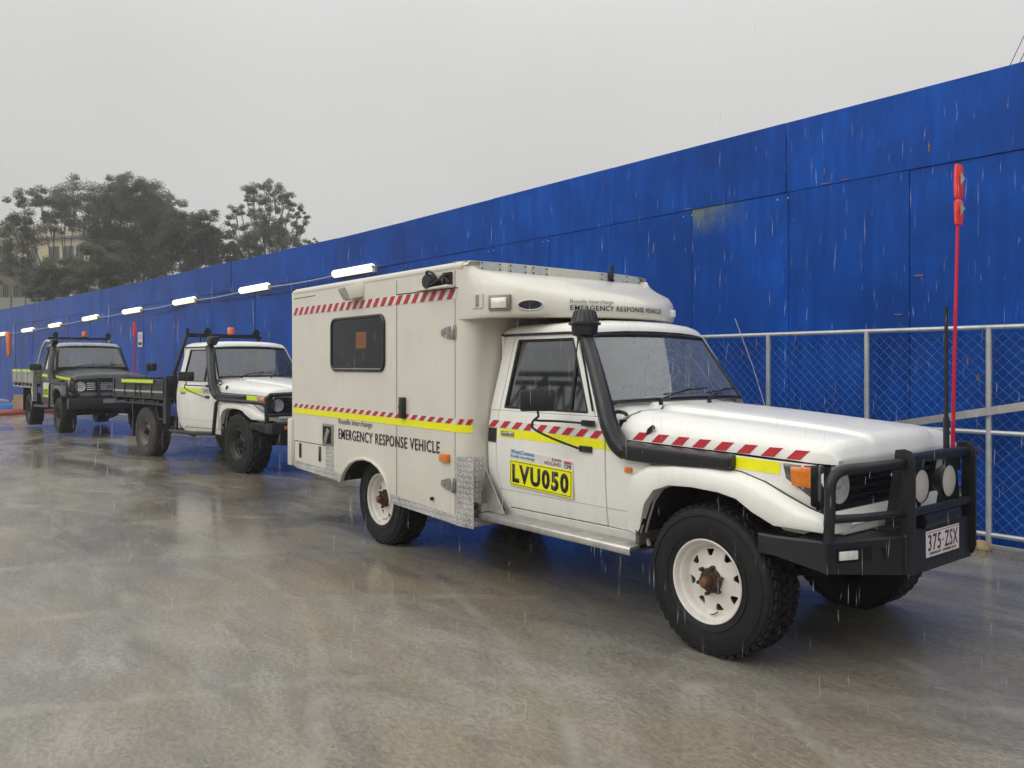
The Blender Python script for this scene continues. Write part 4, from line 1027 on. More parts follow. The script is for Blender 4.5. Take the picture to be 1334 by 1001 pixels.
    band(root, [(.13, seam(.13) - .068), (.395, seam(.395) - .068)], [(.13, seam(.13) - .010), (.395, seam(.395) - .010)], -1, yb, 'yellow', 'yellow_tape', .0030)
    def hy(z, x):
        w_ = lerp(.742, .700, (x + .84) / 1.48) - (.05 * max(0, (x - .5) / .14) ** 2); return w_ - .006 * (z - seam(x)) / .05
    stripes(root, -.60, .54, seam(-.6) + .006, seam(.52) + .006, .046, 8, -1, hy, .05, off=.003, wfrac=.52)
    # door sign
    b = B(); b.prism([(-1.70, -.7705, .695), (-1.07, -.7705, .675), (-1.07, -.7705, .908), (-1.70, -.7705, .945)], (0, -.003, 0)); sg = b.build('door_sign', 'whitetape', root, smooth=False)
    b = B(); b.prism([(-1.70, -.774, .697), (-1.075, -.774, .678), (-1.075, -.774, .852), (-1.70, -.774, .872)], (0, -.002, 0)); b.build('yellow_panel', 'yellow', sg, smooth=False)
    b = B(); fr = [(-1.69, .706), (-1.085, .688), (-1.085, .843), (-1.69, .862)]
    for i in range(4):
        p, q = fr[i], fr[(i + 1) % 4]; b.tube([(p[0], -.7765, p[1]), (q[0], -.7765, q[1])], .0022, 4)
    b.build('border', 'ink', sg)
    text('LVU050', .118, 'ink', sg, (-1.672, -.7765, .727), (1, 0, -.028), width=.565, bold=.045)
    text('WestConnex', .028, 'blueink', sg, (-1.69, -.7742, .916), (1, 0, -.03), width=.25, bold=.02)
    text('Rozelle Interchange', .020, 'blueink', sg, (-1.69, -.7742, .889), (1, 0, -.03), width=.25)
    text('JOHN', .020, 'maroonink', sg, (-1.27, -.7742, .898), (1, 0, -.03), width=.09)
    text('HOLLAND', .022, 'maroonink', sg, (-1.34, -.7742, .871), (1, 0, -.03), width=.155)
    text('CPB', .024, 'ink', sg, (-1.15, -.7742, .863), (1, 0, -.03), width=.065, bold=.02)
    b = B()
    for k in range(3): b.box((-1.14 + k * .023, -.7745, .899 - k * .001), (.018, .002, .016))
    b.build('logo_blocks', 'redink', sg, smooth=False)
    bullbar_heavy(root)
    return root
def rrect(x0, x1, z0, z1, r, n=6):
    out = []
    for cx, cz, a0 in ((x1 - r, z1 - r, 0), (x0 + r, z1 - r, 90), (x0 + r, z0 + r, 180), (x1 - r, z0 + r, 270)):
        for k in range(n + 1):
            a = R(a0 + 90 * k / n); out.append((cx + r * math.cos(a), cz + r * math.sin(a)))
    return out
M['gap'] = flat('panel_shadow_gap', (.03, .028, .025), .8)
M['boxpane'] = simple('dark_tinted_pane', (.006, .008, .011), .06, 0, .3, 3, spec=.35)
M['notice'] = flat('faded_orange_notice', (.22, .08, .03), .5)
M['steelframe'] = simple('brown_lamp_frame', (.28, .23, .18), .4, .4)
M['ventblue'] = flat('vent_opening', (.010, .014, .030), .3)

def bullbar_heavy(root):
    b = B()
    # steel bumper: centre channel, angled wings, swept ends
    def prof(x, y, z0, z1, dz=0): return (x, y, z0), (x, y, z1)
    pts = [(.33, -.845, .60, .695), (.42, -.845, .600, .695), (.655, -.78, .545, .695), (.815, -.355, .505, .695), (.835, -.345, .500, .715), (.835, .345, .500, .715), (.815, .355, .505, .695), (.655, .78, .545, .695), (.42, .845, .600, .695), (.33, .845, .60, .695)]
    lo = [(x, y, z0) for x, y, z0, z1 in pts]; hi = [(x, y, z1) for x, y, z0, z1 in pts]
    loi = [(x - (.14 if abs(y) < .8 else .02), y * .86, z0) for x, y, z0, z1 in pts]; hii = [(x - (.16 if abs(y) < .8 else .02), y * .86, z1) for x, y, z0, z1 in pts]
    b.loft([loi, lo, [(p[0], p[1], p[2] - .010) for p in hi], [(p[0] - .008, p[1] * .992, p[2]) for p in hi], hii])
    b.build('bull_bar', 'black', root, 25)
    bb = [o for o in COL.objects if o.parent == root and o.name.startswith('bull_bar')][-1]
    for s in (-1, 1):
        # upright plates
        b = B(); b.prism([(.845, s * .338, .515), (.862, s * .338, .56), (.862, s * .338, 1.06), (.845, s * .338, 1.10), (.81, s * .338, 1.112), (.765, s * .338, 1.105), (.76, s * .338, 1.07), (.79, s * .338, 1.04), (.785, s * .338, .70), (.76, s * .338, .515)], (0, s * .012, 0)); 
        b.bevel(.003, 1); b.build('upright', 'black', bb)
        b = B(); b.prism([(.815, s * .27, .72), (.78, s * .27, 1.07), (.73, s * .27, 1.07), (.68, s * .27, .72)], (0, s * .010, 0)); b.build('brace_plate', 'black', bb)
        # outer hoop
        b = B()
        b.tube([(.66, s * .775, .69), (.665, s * .77, .85), (.665, s * .765, .955), (.675, s * .74, 1.005), (.70, s * .69, 1.028), (.76, s * .56, 1.036), (.80, s * .36, 1.042)], .026, 12, smooth=4)
        b.tube([(.665, s * .77, .80), (.74, s * .60, .80), (.80, s * .34, .80)], .020, 10)
        b.build('hoop', 'black', bb)
        # fog light in the wing
        d = Vector((.19, -s * -.41 * -1, 0)); p0 = Vector((.70, s * .68, .62)); dirv = (Vector((.815, s * .355, .62)) - Vector((.655, s * .78, .62))).normalized()
        nrm = Vector((dirv.y, -dirv.x, 0)); nrm = nrm if nrm.x > 0 else -nrm
        rot = Matrix((dirv, nrm, Vector((0, 0, 1)))).transposed()
        b = B(); b.box(Vector((.655, s * .78, .625)) + dirv * .155 + nrm * .001, (.20, .006, .066), rot); fg = b.build('light_recess', 'slot', bb)
        b = B(); b.box(Vector((.655, s * .78, .625)) + dirv * .118 + nrm * .006, (.105, .012, .042), rot); b.bevel(.004); b.build('fog_light', 'lens', fg)
        if s < 0:
            b = B(); o_ = Vector((.655, s * .78, .62)) + dirv * .335 + nrm * .003
            b.box(o_ + Vector((0, 0, .024)), (.040, .004, .014), rot); b.box(o_ + Vector((0, 0, -.004)), (.012, .004, .045), rot); b.build('wing_slot', 'slot', bb)
    b = B(); b.tube([(.805, -.34, 1.055), (.815, -.2, 1.062), (.815, .2, 1.062), (.805, .34, 1.055)], .026, 12, smooth=3)
    b.tube([(.825, -.34, .80), (.825, .34, .80)], .021, 10); b.build('cross_tube', 'black', bb)
    b = B(); b.bb(.84, .852, -.36, .05, .98, 1.065) if False else b.bb(.795, .80, -.34, -.12, .97, 1.05); b.bb(.795, .80, .12, .30, .96, 1.05); b.build('mount_plate', 'black', bb)
    b = B(); b.bb(.55, .83, -.34, .34, .56, .70); b.tube([(.80, -.20, .745), (.80, .20, .745)], .05, 16); b.build('winch', 'black', bb)
    # driving lights
    for y in (-.155, .155):
        b = B(); b.lathe([(.001, -.065), (.045, -.06), (.080, -.02), (.088, .010), (.084, .018)], (.79, y, .915), 'x', 28); b.tube([(.79, y, .83), (.79, y, .80), (.82, y, .80)], .012, 8); dl = b.build('driving_light', 'black', bb)
        b = B(); b.lathe([(.001, .022), (.05, .020), (.083, .012)], (.79, y, .915), 'x', 28); b.build('cover', 'lightcover', dl)
    # number plate
    b = B(); b.bb(.8365, .840, -.185, .187, .565, .695); b.bevel(.0015, 1); npl = b.build('number_plate', 'plate', bb)
    text('375', .080, 'maroonink', npl, (.8405, -.165, .598), (0, 1, 0), width=.140, bold=.01)
    text('ZSX', .080, 'maroonink', npl, (.8405, .018, .598), (0, 1, 0), width=.150, bold=.01)
    b = B(); b.box((.8412, -.003, .636), (.001, .010, .010)); b.build('dot', 'maroonink', npl, smooth=False)
    text('QUEENSLAND   SUNSHINE STATE', .012, 'maroonink', npl, (.8405, -.15, .577), (0, 1, 0), width=.30)
    b = B(); b.bb(.8403, .8410, -.18, .182, .686, .6885); b.build('plate_border', 'maroonink', npl, smooth=False)
    # whip aerial and safety flag on the top tube
    b = B(); b.tube([(.758, .23, 1.02), (.757, .23, 1.24)], .016, 10); b.tube([(.757, .23, 1.24), (.755, .235, 1.83)], [.011, .009], 10); b.build('aerial', 'black_plastic', bb)
    b = B(); b.tube([(.768, .285, 1.03), (.770, .288, 1.35), (.790, .31, 2.575)], [.012, .010, .008], 10, smooth=3); fp = b.build('safety_flag_pole', 'pole_red', bb)
    b = B(); zz = [2.38, 2.42, 2.50, 2.515, 2.53, 2.58, 2.66, 2.70]; ww = [.030, .036, .038, .020, .036, .040, .038, .030]
    b.loft([[(.788 + w_ * .45 * math.cos(a), .308 + w_ * 1.15 * math.sin(a), z - .11) for a in [2 * math.pi * k / 10 for k in range(10)]] for z, w_ in zip(zz, ww)], closed=True, caps=True); fg = b.build('flag', 'flag', fp)
    for zc in (2.34, 2.50):
        b = B(); b.prism([(.788 + .6 * .037, .308 - .8 * .037 - .002, zc - .03), (.788 + .6 * .037, .308 - .8 * .037 - .002, zc + .045), (.788 + .95 * .037, .308 - .25 * .037, zc + .010)], (.002, -.002, 0)); b.build('reflector', 'lensgrey', fg, smooth=False)
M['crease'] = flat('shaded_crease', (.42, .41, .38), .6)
M['slot'] = flat('black_recess', (.001, .001, .001), .9)
M['lightcover'] = simple('pale_light_cover', (.60, .57, .48), .35, 0, .06, 20, coat=.3)

# ------------------------------------------------------------------ tray back utes
def rack(root, mat, spots, beac, hoop=True, z=1.90, sil=False):
    b = B()
    for s in (-1, 1):
        b.tube([(-2.08, s * .74, 1.0), (-2.08, s * .74, 1.36), (-1.98, s * .64, 1.78), (-1.96, s * .60, z)] if not sil else [(-2.30, s * .76, 1.25), (-2.12, s * .72, 1.62), (-2.0, s * .66, 1.84), (-1.90, s * .58, 1.86)], .028, 8, smooth=0 if not sil else 4)
        if not sil: b.tube([(-1.96, s * .60, z), (-1.96, s * .60, z + .10)], .024, 6)
    b.tube([(-2.08, -.74, 1.33), (-2.08, .74, 1.33)], .018, 8)
    if not sil:
        b.bb(-1.98, -1.93, -.60, .60, z - .035, z + .025)
    m = b.build('headboard_hoop', mat, root)
    b = B(); b.bb(-1.76, -1.70, -.52, .52, z - .045, z - .005)
    for y in (-.5, .5): b.tube([(-1.73, y, z - .03), (-1.73, y, 1.80)], .012, 6)
    if sil: b.bb(-1.99, -1.95, -.62, .62, z - .05, z)
    b.build('roof_bar', 'black', root)
    for y in spots:
        b = B(); b.lathe([(.001, -.05), (.05, -.045), (.058, .01), (.001, .012)], (-1.70, y, z + .045), 'x', 18); b.tube([(-1.72, y, z - .03), (-1.72, y, z + .01)], .012, 6)
        b.build('work_light', 'black', root)
    beacon(root, -1.73, beac, z - .005)

def tray(root, side_mat, stripe_spec, frame_mat, deck_mat, x0=-4.42, x1=-2.06, zf=.98, zt=1.245, hw=.87):
    b = B(); b.bb(x0, x1, -hw, hw, zf - .05, zf); b.build('tray_floor', deck_mat, root)
    t = [o for o in COL.objects if o.parent == root and o.name.startswith('tray_floor')][-1]
    nseg = 2
    for s in (-1, 1):
        for k in range(nseg):
            a = lerp(x0, x1, k / nseg) + .01; c = lerp(x0, x1, (k + 1) / nseg) - .01
            b = B()
            for j in range(3): b.bb(a, c, s * (hw - .012), s * (hw + .010), zf - .03 + j * (zt - zf + .03) / 3 + .003, zf - .03 + (j + 1) * (zt - zf + .03) / 3 - .003)
            b.bb(a, c, s * (hw - .02), s * (hw - .010), zf - .03, zt)
            b.bevel(.004, 1); b.build('drop_side', side_mat, t)
            for f in (.08, .5, .92):
                x = lerp(a, c, f); b = B(); b.bb(x - .012, x + .012, s * (hw + .008), s * (hw + .022), zf - .02, zt + .005); b.build('side_hinge', frame_mat, t)
        # rope rail and hangers
        b = B(); b.tube([(x0 + .1, s * (hw - .01), zf - .13), (x1 - .12, s * (hw - .01), zf - .13)], .014, 8)
        for k in range(6): b.tube([(lerp(x0 + .12, x1 - .14, k / 5), s * (hw - .03), zf - .04), (lerp(x0 + .12, x1 - .14, k / 5), s * (hw - .01), zf - .13)], .010, 6)
        b.tube([(x1 - .55, s * (hw - .05), zf - .08), (x1 - .40, s * (hw - .05), zf - .36), (x1 - .12, s * (hw - .05), zf - .36)], .012, 6)
        b.build('rope_rail', frame_mat, t)
        b = B(); b.bb(-3.42, -3.39, s * .55, s * .84, .30, .90); b.build('mud_flap', 'black_plastic', root)
        b = B(); b.bb(-3.52, -2.42, s * .50, s * .84, .865, .90); b.build('mudguard', 'black', root)
        b = B(); b.bb(x1 - .10, x1, s * (hw - .06), s * (hw + .015), zf - .42, zt + .03); b.build('corner_post', frame_mat if deck_mat != 'brownload' else side_mat, t)
    b = B(); b.bb(x0 - .01, x0 + .015, -hw, hw, zf - .03, zt); b.build('tailgate', side_mat, t)
    b = B(); b.bb(x1 - .03, x1, -hw, hw, zf - .05, zt + .05)
    b.build('headboard', frame_mat, t)
    b = B(); b.bb(x0, x1, -.5, .5, zf - .14, zf - .05)
    for k in range(6): x = lerp(x0 + .1, x1 - .1, k / 5); b.bb(x - .02, x + .02, -hw + .03, hw - .03, zf - .11, zf - .05)
    b.build('subframe', 'dark', t)
    return t

def white_ute():
    root = empty('tray_ute', (-8.89, .81, 0), R(7.9), 1.04)
    tag(root, 'white tray back ute with black bull bar parked directly behind the emergency vehicle', 'ute')
    front_half(root, dict(paint='white', wb=3.0, screen='screen_far', flare=1.15))
    for s in (-1, 1):
        wheel(root, .04, .83, s, .405, .205, .27, .395, rim='rimdark', style='alloy', lug=.022, blocks=20)
        wheel(root, -3.0, .80, s, .40, .21, .24, .39, tyre='rubber_mud', rim='rimgrey', style='steel', lug=.007)
    snorkel(root, -1, False); mirror(root, -1, mr_=20); mirror(root, 1, mr_=20)
    tray(root, 'trayblack', None, 'black', 'trayblack', x0=-4.14)
    rack(root, 'black', (-.40, .42), .0, z=1.93)
    hw = .87
    band(root, [(-3.72, 1.180), (-2.50, 1.180)], [(-3.72, 1.232), (-2.50, 1.232)], -1, lambda z, x: hw + .022, 'lime', 'lime_tape', .003)
    band(root, [(-4.1, 1.03), (-2.15, 1.03)], [(-4.1, 1.06), (-2.15, 1.06)], -1, lambda z, x: hw + .012, 'alu', 'tray_rail', .003)
    band(root, [(-1.86, 1.06), (-1.12, 1.05)], [(-1.86, 1.125), (-1.12, 1.115)], -1, yb, 'lime', 'lime_tape', .006)
    b = B(); b.prism([(-1.11, -.770, 1.04), (-.80, -.770, 1.035), (-.80, -.768, 1.125), (-1.11, -.768, 1.13)], (0, -.004, 0)); sg = b.build('fleet_number', 'whitetape', root, smooth=False)
    text('LV037', .060, 'maroonink', sg, (-1.09, -.7745, 1.055), (1, 0, -.01), width=.26)
    band(root, [(.14, seam(.14) - .075), (.40, seam(.40) - .075)], [(.14, seam(.14) - .008), (.40, seam(.40) - .008)], -1, yb, 'lime', 'lime_tape', .004)
    # bull bar with side rails
    b = B(); b.bb(.62, .82, -.78, .78, .56, .70); b.prism([(.62, -.78, .56), (.62, -.78, .70), (.35, -.84, .70), (.35, -.84, .62)], (0, .04, 0)); b.prism([(.62, .78, .56), (.62, .78, .70), (.35, .84, .70), (.35, .84, .62)], (0, -.04, 0)); b.bevel(.01); bar = b.build('bull_bar', 'black', root)
    b = B(); b.bb(.60, .76, -.60, .60, .40, .57); b.build('lower_guard', 'black', bar)
    for s in (-1, 1):
        b = B()
        b.tube([(.66, s * .76, .70), (.66, s * .765, .80), (.66, s * .76, 1.03), (.67, s * .72, 1.065), (.72, s * .35, 1.075), (.72, 0, 1.075)], .030, 10, smooth=0)
        b.tube([(.68, s * .76, .80), (.72, s * .35, .80), (.72, 0, .80)], .022, 8)
        b.tube([(.72, s * .36, .68), (.72, s * .36, 1.08)], .026, 8)
        b.build('hoop', 'black', bar)
        b = B()
        b.tube([(.66, s * .77, .95), (.45, s * .86, .97), (-.40, s * .875, .985), (-.50, s * .87, .93), (-.60, s * .86, .52)], .027, 10)
        b.tube([(-.60, s * .86, .50), (-1.2, s * .87, .47), (-1.95, s * .87, .47)], .030, 10)
        b.tube([(-.9, s * .87, .47), (-.9, s * .5, .5)], .018, 6); b.tube([(-1.8, s * .87, .47), (-1.8, s * .5, .5)], .018, 6)
        b.build('side_rail', 'black', root)
    b = B(); b.box((.825, -.52, .64), (.01, .16, .045)); b.build('bumper_lamp', 'amber', bar)
    return root

def green_ute():
    root = empty('tray_ute', (-17.33, .115, .05), R(1.5), 1.10)
    tag(root, 'dark blue grey tray back ute with alloy tray and chrome grille last in the row', 'ute')
    front_half(root, dict(paint='green', wb=2.95, screen='screen_far', roof='roof_sheen', slat='chrome', bezel='chrome', grille='green'))
    for s in (-1, 1):
        wheel(root, 0, .81, s, .36, .205, .24, .345, tyre='rubber', rim='rimdark', style='steel', blocks=30, lug=.010)
        wheel(root, -2.95, .80, s, .36, .205, .23, .345, tyre='rubber', rim='rimdark', style='steel', blocks=30, lug=.010)
    snorkel(root, -1, False); mirror(root, -1, mr_=12)
    tray(root, 'traygrey', None, 'alu', 'brownload', x0=-4.55)
    rack(root, 'alu', (-.52, .52), .05, z=1.95, sil=True)
    hw = .87
    for a, c in ((-4.5, -3.40), (-3.30, -2.30)):
        band(root, [(a, 1.19), (c, 1.19)], [(a, 1.245), (c, 1.245)], -1, lambda z, x: hw + .012, 'lime', 'lime_tape', .003)
    band(root, [(-1.80, 1.10), (-.90, 1.09)], [(-1.80, 1.16), (-.90, 1.15)], -1, yb, 'lime', 'lime_tape', .006)
    band(root, [(-.55, 1.085), (.56, 1.04)], [(-.55, 1.135), (.56, 1.09)], -1, lambda z, x: .745 - .05 * max(0, x), 'lime', 'lime_tape', .004)
    b = B(); b.prism([(-1.60, -.775, .67), (-1.05, -.775, .67), (-1.05, -.773, .97), (-1.60, -.773, .97)], (0, -.004, 0)); sg = b.build('door_sign', 'whitetape', root, smooth=False)
    b = B(); b.prism([(-1.59, -.780, .68), (-1.06, -.780, .68), (-1.06, -.779, .88), (-1.59, -.779, .88)], (0, -.003, 0)); b.build('yellow_panel', 'lime', sg, smooth=False)
    text('LV031', .12, 'ink', sg, (-1.56, -.7835, .72), width=.47, bold=.04)
    b = B(); b.bb(.62, .80, -.80, .80, .50, .70); b.bevel(.012); bar = b.build('bull_bar', 'black', root)
    b = B()
    for s in (-1, 1):
        b.tube([(.66, s * .80, .70), (.66, s * .80, 1.0), (.62, s * .80, 1.03)], .026, 8)
        b.tube([(.66, s * .80, .97), (.40, s * .85, .98), (-.45, s * .86, .985), (-.55, s * .86, .93), (-.60, s * .86, .52)], .020, 8)
        b.tube([(-.60, s * .86, .50), (-1.95, s * .87, .47)], .026, 8)
        b.tube([(.72, s * .26, .68), (.72, s * .26, 1.10)], .030, 8)
    b.tube([(.72, -.26, 1.08), (.72, .26, 1.08)], .026, 8)
    b.build('hoop', 'black', bar)
    b = B(); b.bb(.802, .806, -.20, .20, .60, .68); b.build('number_plate', 'lensgrey', bar)
    b = B(); b.tube([(-.52, .74, 1.18), (-.54, .75, 1.5), (-.56, .76, 2.15)], [.018, .014, .012], 8); fp = b.build('safety_flag_pole', 'pole_red', root)
    b = B(); b.tube([(-.56, .76, 1.95), (-.56, .76, 2.10), (-.57, .76, 2.26)], [.03, .036, .028], 8); b.build('flag', 'flag', fp)
    b = B(); b.box((-.20, 1.0, 1.30), (.10, .20, .17)); b.bevel(.02); b.tube([(-.2, .98, 1.22), (-.3, .85, 1.12), (-.4, .72, 1.08)], .010, 6, smooth=3); b.build('fender_mirror', 'black_plastic', root)
    return root
emergency_vehicle(); white_ute(); green_ute()

# ------------------------------------------------------------------ ground
b = B(); b.bm.faces.new([b.bm.verts.new(p) for p in ((-260, -160, 0), (130, -160, 0), (130, 200, 0), (-260, 200, 0))])
tag(b.build('ground', 'ground', smooth=False), kind='structure')
# hillside behind the hoarding
def hill_z(x, y):
    d = max(0, (y + .10 * max(0, -x - 20) - 6)); z = min(7.5, .13 * d)
    z = min(z, .045 * math.hypot(x, y) + 1.0)
    return z * min(1, d / 4) + .25 * noise.noise(Vector((x * .15, y * .15, 0))) * min(1, d / 6) - .05
rows = []
for i in range(60):
    x = -170 + i * 3.6
    rows.append([(x, y, hill_z(x, y)) for y in [5.5 + .10 * max(0, -x - 20) * 0 + j * 3.2 for j in range(44)]])
b = B(); b.loft(rows); tag(b.build('hillside', 'hill', ang=180), kind='structure')

# ------------------------------------------------------------------ hoarding: sheets of painted plywood on a frame
PATH = [(26, 3.15), (-11, 3.15), (-15.1, 2.92), (-19.1, 2.66), (-23.1, 2.43), (-27.1, 2.09), (-31.1, 1.74), (-35.1, 1.46), (-39.1, 1.02), (-44, .45), (-52, -.7), (-60, -2.2)]
def path_at(sd):
    for (a, b_), (c, d) in zip(PATH, PATH[1:]):
        L = math.hypot(c - a, d - b_)
        if sd <= L: t = sd / L; return a + (c - a) * t, b_ + (d - b_) * t, math.atan2(b_ - d, a - c)
        sd -= L
    return None
hoard = empty('site_hoarding', (0, 3.15, 0))
tag(hoard, 'tall bright blue painted plywood hoarding wall running the length of the yard', 'hoarding wall')
def sheet(sd0, sd1, z0, z1, mat, off=0, name='plywood_sheet', th=.018):
    p = path_at(sd0); q = path_at(sd1)
    if not p or not q: return
    dx, dy = q[0] - p[0], q[1] - p[1]; L = math.hypot(dx, dy); ang = math.atan2(-dy, -dx)
    b = B(); g = .0018; tl = random.uniform(-.003, .003)
    b.bb(g, L - g, -off - th, -off, z0 + .001, z1 - .001)
    for k in range(0): pass
    b.bevel(.002, 1, 40)
    o = b.build(name, mat, hoard, smooth=False, loc=(q[0], q[1] - 3.15, 0)); o.rotation_euler = (R(random.uniform(-.25, .25)) * 0, 0, ang + R(random.uniform(-.22, .22)))
    return o
random.seed(11)
# sheet seams sit at X = -.80 + 1.225 k
s0 = 26 - (-.80 + 1.225 * 21); 
nS = 66
for k in range(nS):
    a = s0 + 1.225 * k; c = a + 1.225
    xm = 26 - (a + c) / 2
    m = 'patch' if k in (22,) else 'wall'
    sheet(a, c, .86, 3.28, m, off=.006 * (k % 2) + (.008 if k == 22 else 0))
    if k % 2 == 0:
        sheet(a, min(c + 1.225, s0 + 1.225 * nS), .02, .86, 'wall', off=.004)
for k in range(int(nS / 2)):
    a = s0 + 2.45 * k + .02; c = a + 2.45
    zt = 3.99 + 0 + random.uniform(-.004, .004)
    sheet(a, c, 3.28, zt, 'wall', off=.012 + .004 * (k % 2))
b = B()
for k in range(0, nS, 2):
    p = path_at(s0 + 1.225 * k)
    if p: b.box((p[0], p[1] - 3.15 + .08, 1.95), (.09, .10, 3.9), Matrix.Rotation(p[2], 3, 'Z'))
tag(b.build('frame_posts', 'bark', hoard), kind='stuff')
for (a, c), (e_, g_) in zip(PATH, PATH[1:]):
    b = B(); L = math.hypot(e_ - a, g_ - c)
    for z in (.30, .86, 2.0, 3.28, 3.80): b.bb(0, L, .012, .05, z - .05, z + .05)
    b.bb(0, L, .05, .056, .03, 3.9)
    o = b.build('frame_rail', 'batten', hoard, smooth=False, loc=(e_, g_ - 3.15, 0)); o.rotation_euler = (0, 0, math.atan2(c - g_, a - e_))
# bolts along the seam
b = B()
for k in range(nS):
    p = path_at(s0 + 1.225 * k + .03)
    if p and p[0] > -14:
        for dx in (-.03, .09):
            if (k * 7 + int(dx * 100)) % 3 == 0: continue
            for z in (3.22,): b.tube([(p[0] - dx, -.02, z), (p[0] - dx, -.034, z)], .008, 5)
tag(b.build('bolts', 'galv', hoard), kind='stuff')

# splintered rusty marks near the seams
b = B(); rr = random.Random(2)
for x, z, w_, h_ in ((-2.07, 3.40, .015, .085), (-1.62, 3.42, .014, .07), (-.62, 3.45, .018, .09), (-1.40, 3.30, .10, .010), (-1.62, 3.295, .12, .010), (-.72, 2.32, .10, .012), (-.90, 1.98, .09, .014), (-.30, 1.55, .02, .07), (-.22, 1.42, .018, .08), (-.42, 1.30, .016, .06), (.35, 3.36, .02, .05), (-3.3, 3.30, .16, .008)):
    n_ = 7; cx = x; vs_ = []
    for i in range(n_):
        a = 2 * math.pi * i / n_; vs_.append((cx + .5 * w_ * math.cos(a) * rr.uniform(.6, 1.2), 0, z + .5 * h_ * math.sin(a) * rr.uniform(.6, 1.2)))
    b.prism([(p[0], -.036, p[2]) for p in vs_], (0, -.003, 0))
M['splinter'] = simple('splintered_timber', (.26, .13, .06), .8, 0, .4, 40)
tag(b.build('splinter_marks', 'splinter', hoard, smooth=False), kind='stuff')
# ------------------------------------------------------------------ temporary fence in front of the hoarding
def fence_panel(xa, xb, label, y=2.98):
    f = empty('temporary_fence', (xa, y, 0)); tag(f, label, 'fence')
    L = xb - xa
    for nm, p, q in (('top_rail', (0, 0, 1.83), (L, 0, 1.83)), ('middle_rail', (0, 0, .965), (L, 0, .965)), ('bottom_rail', (0, 0, .125), (L, 0, .125))):
        b = B(); b.tube([p, q], .021, 12); b.build(nm, 'galv', f)
    n = max(1, round(L / 1.04))
    for k in range(n + 1):
        x = min(L - .02, max(.02, L * k / n)); b = B(); b.tube([(x, -.003, .05), (x, -.003, 1.83)], .024, 12); b.build('post', 'galv', f)
    # woven chain wire
    b = B(); pitch = .094; z0, z1 = .14, 1.815; wr = .0015
    nw = int(L / pitch * 2) + 1
    for k in range(nw + 1):
        x = k * pitch / 2
        pts = []; m = int((z1 - z0) / (pitch / 2)); 
        for j in range(m + 1):
            xx = x + (pitch / 4 if (j + k) % 2 else -pitch / 4); pts.append((min(L, max(0, xx)), .028, z0 + j * pitch / 2))
        for a, c in zip(pts, pts[1:]):
            d = Vector(c) - Vector(a)
            if d.length < .01: continue
            b.tube([a, c], wr, 3, cap=False)
    tag(b.build('chain_wire', 'galvmesh', f, smooth=False), kind='stuff')
    return f
M['galvmesh'] = simple('chain_wire', (.22, .30, .42), .5, .2)
fence_panel(-4.24, 4.08, 'galvanised chain wire fence standing in front of the blue wall at the right')
b = B(); b.prism([(-1.30, 2.93, .865), (.9, 2.93, 1.30), (.9, 2.93, 1.37), (-1.30, 2.93, .925)], (0, -.006, 0)); tag(b.build('diagonal_strap', 'alu'), 'flat metal brace slanting across the fence behind the bull bar', 'brace')
# leaf litter at the wall foot
random.seed(5); b = B()
for k in range(190):
    x = random.gauss(-.1, .9); y = random.uniform(2.72, 3.05) - abs(random.gauss(0, .08)); sz = random.uniform(.010, .032)
    a = random.uniform(0, 6.28); z = .004 + random.uniform(0, .012)
    vs = [b.bm.verts.new((x + sz * math.cos(a + t) * (1 if i % 2 else .45), y + sz * math.sin(a + t) * (1 if i % 2 else .45), z + random.uniform(0, .012))) for i, t in enumerate((0, 1.57, 3.14, 4.71))]
    b.bm.faces.new(vs)
M['litter'] = simple('brown_leaf_litter', (.24, .15, .08), .7, 0, .5, 12)
tag(b.build('leaf_litter', 'litter', smooth=False), 'brown leaf litter gathered at the foot of the blue wall', 'leaf litter', kind='stuff')
b = B()
bmesh.ops.create_icosphere(b.bm, subdivisions=2, radius=.07)
for v in b.bm.verts: v.co = Vector((v.co.x * 1.2, v.co.y * .8, max(0, v.co.z * .75 + .03))) * (1 + .2 * noise.noise(v.co * 20))
M['sandbag'] = simple('wet_sandy_stone', (.38, .27, .15), .8, 0, .3, 25, bmp=.5, bs=60)
tag(b.build('stone', 'sandbag', loc=(-.12, 2.92, 0)), 'tan rounded lump lying at the wall foot below the fence post', 'stone')

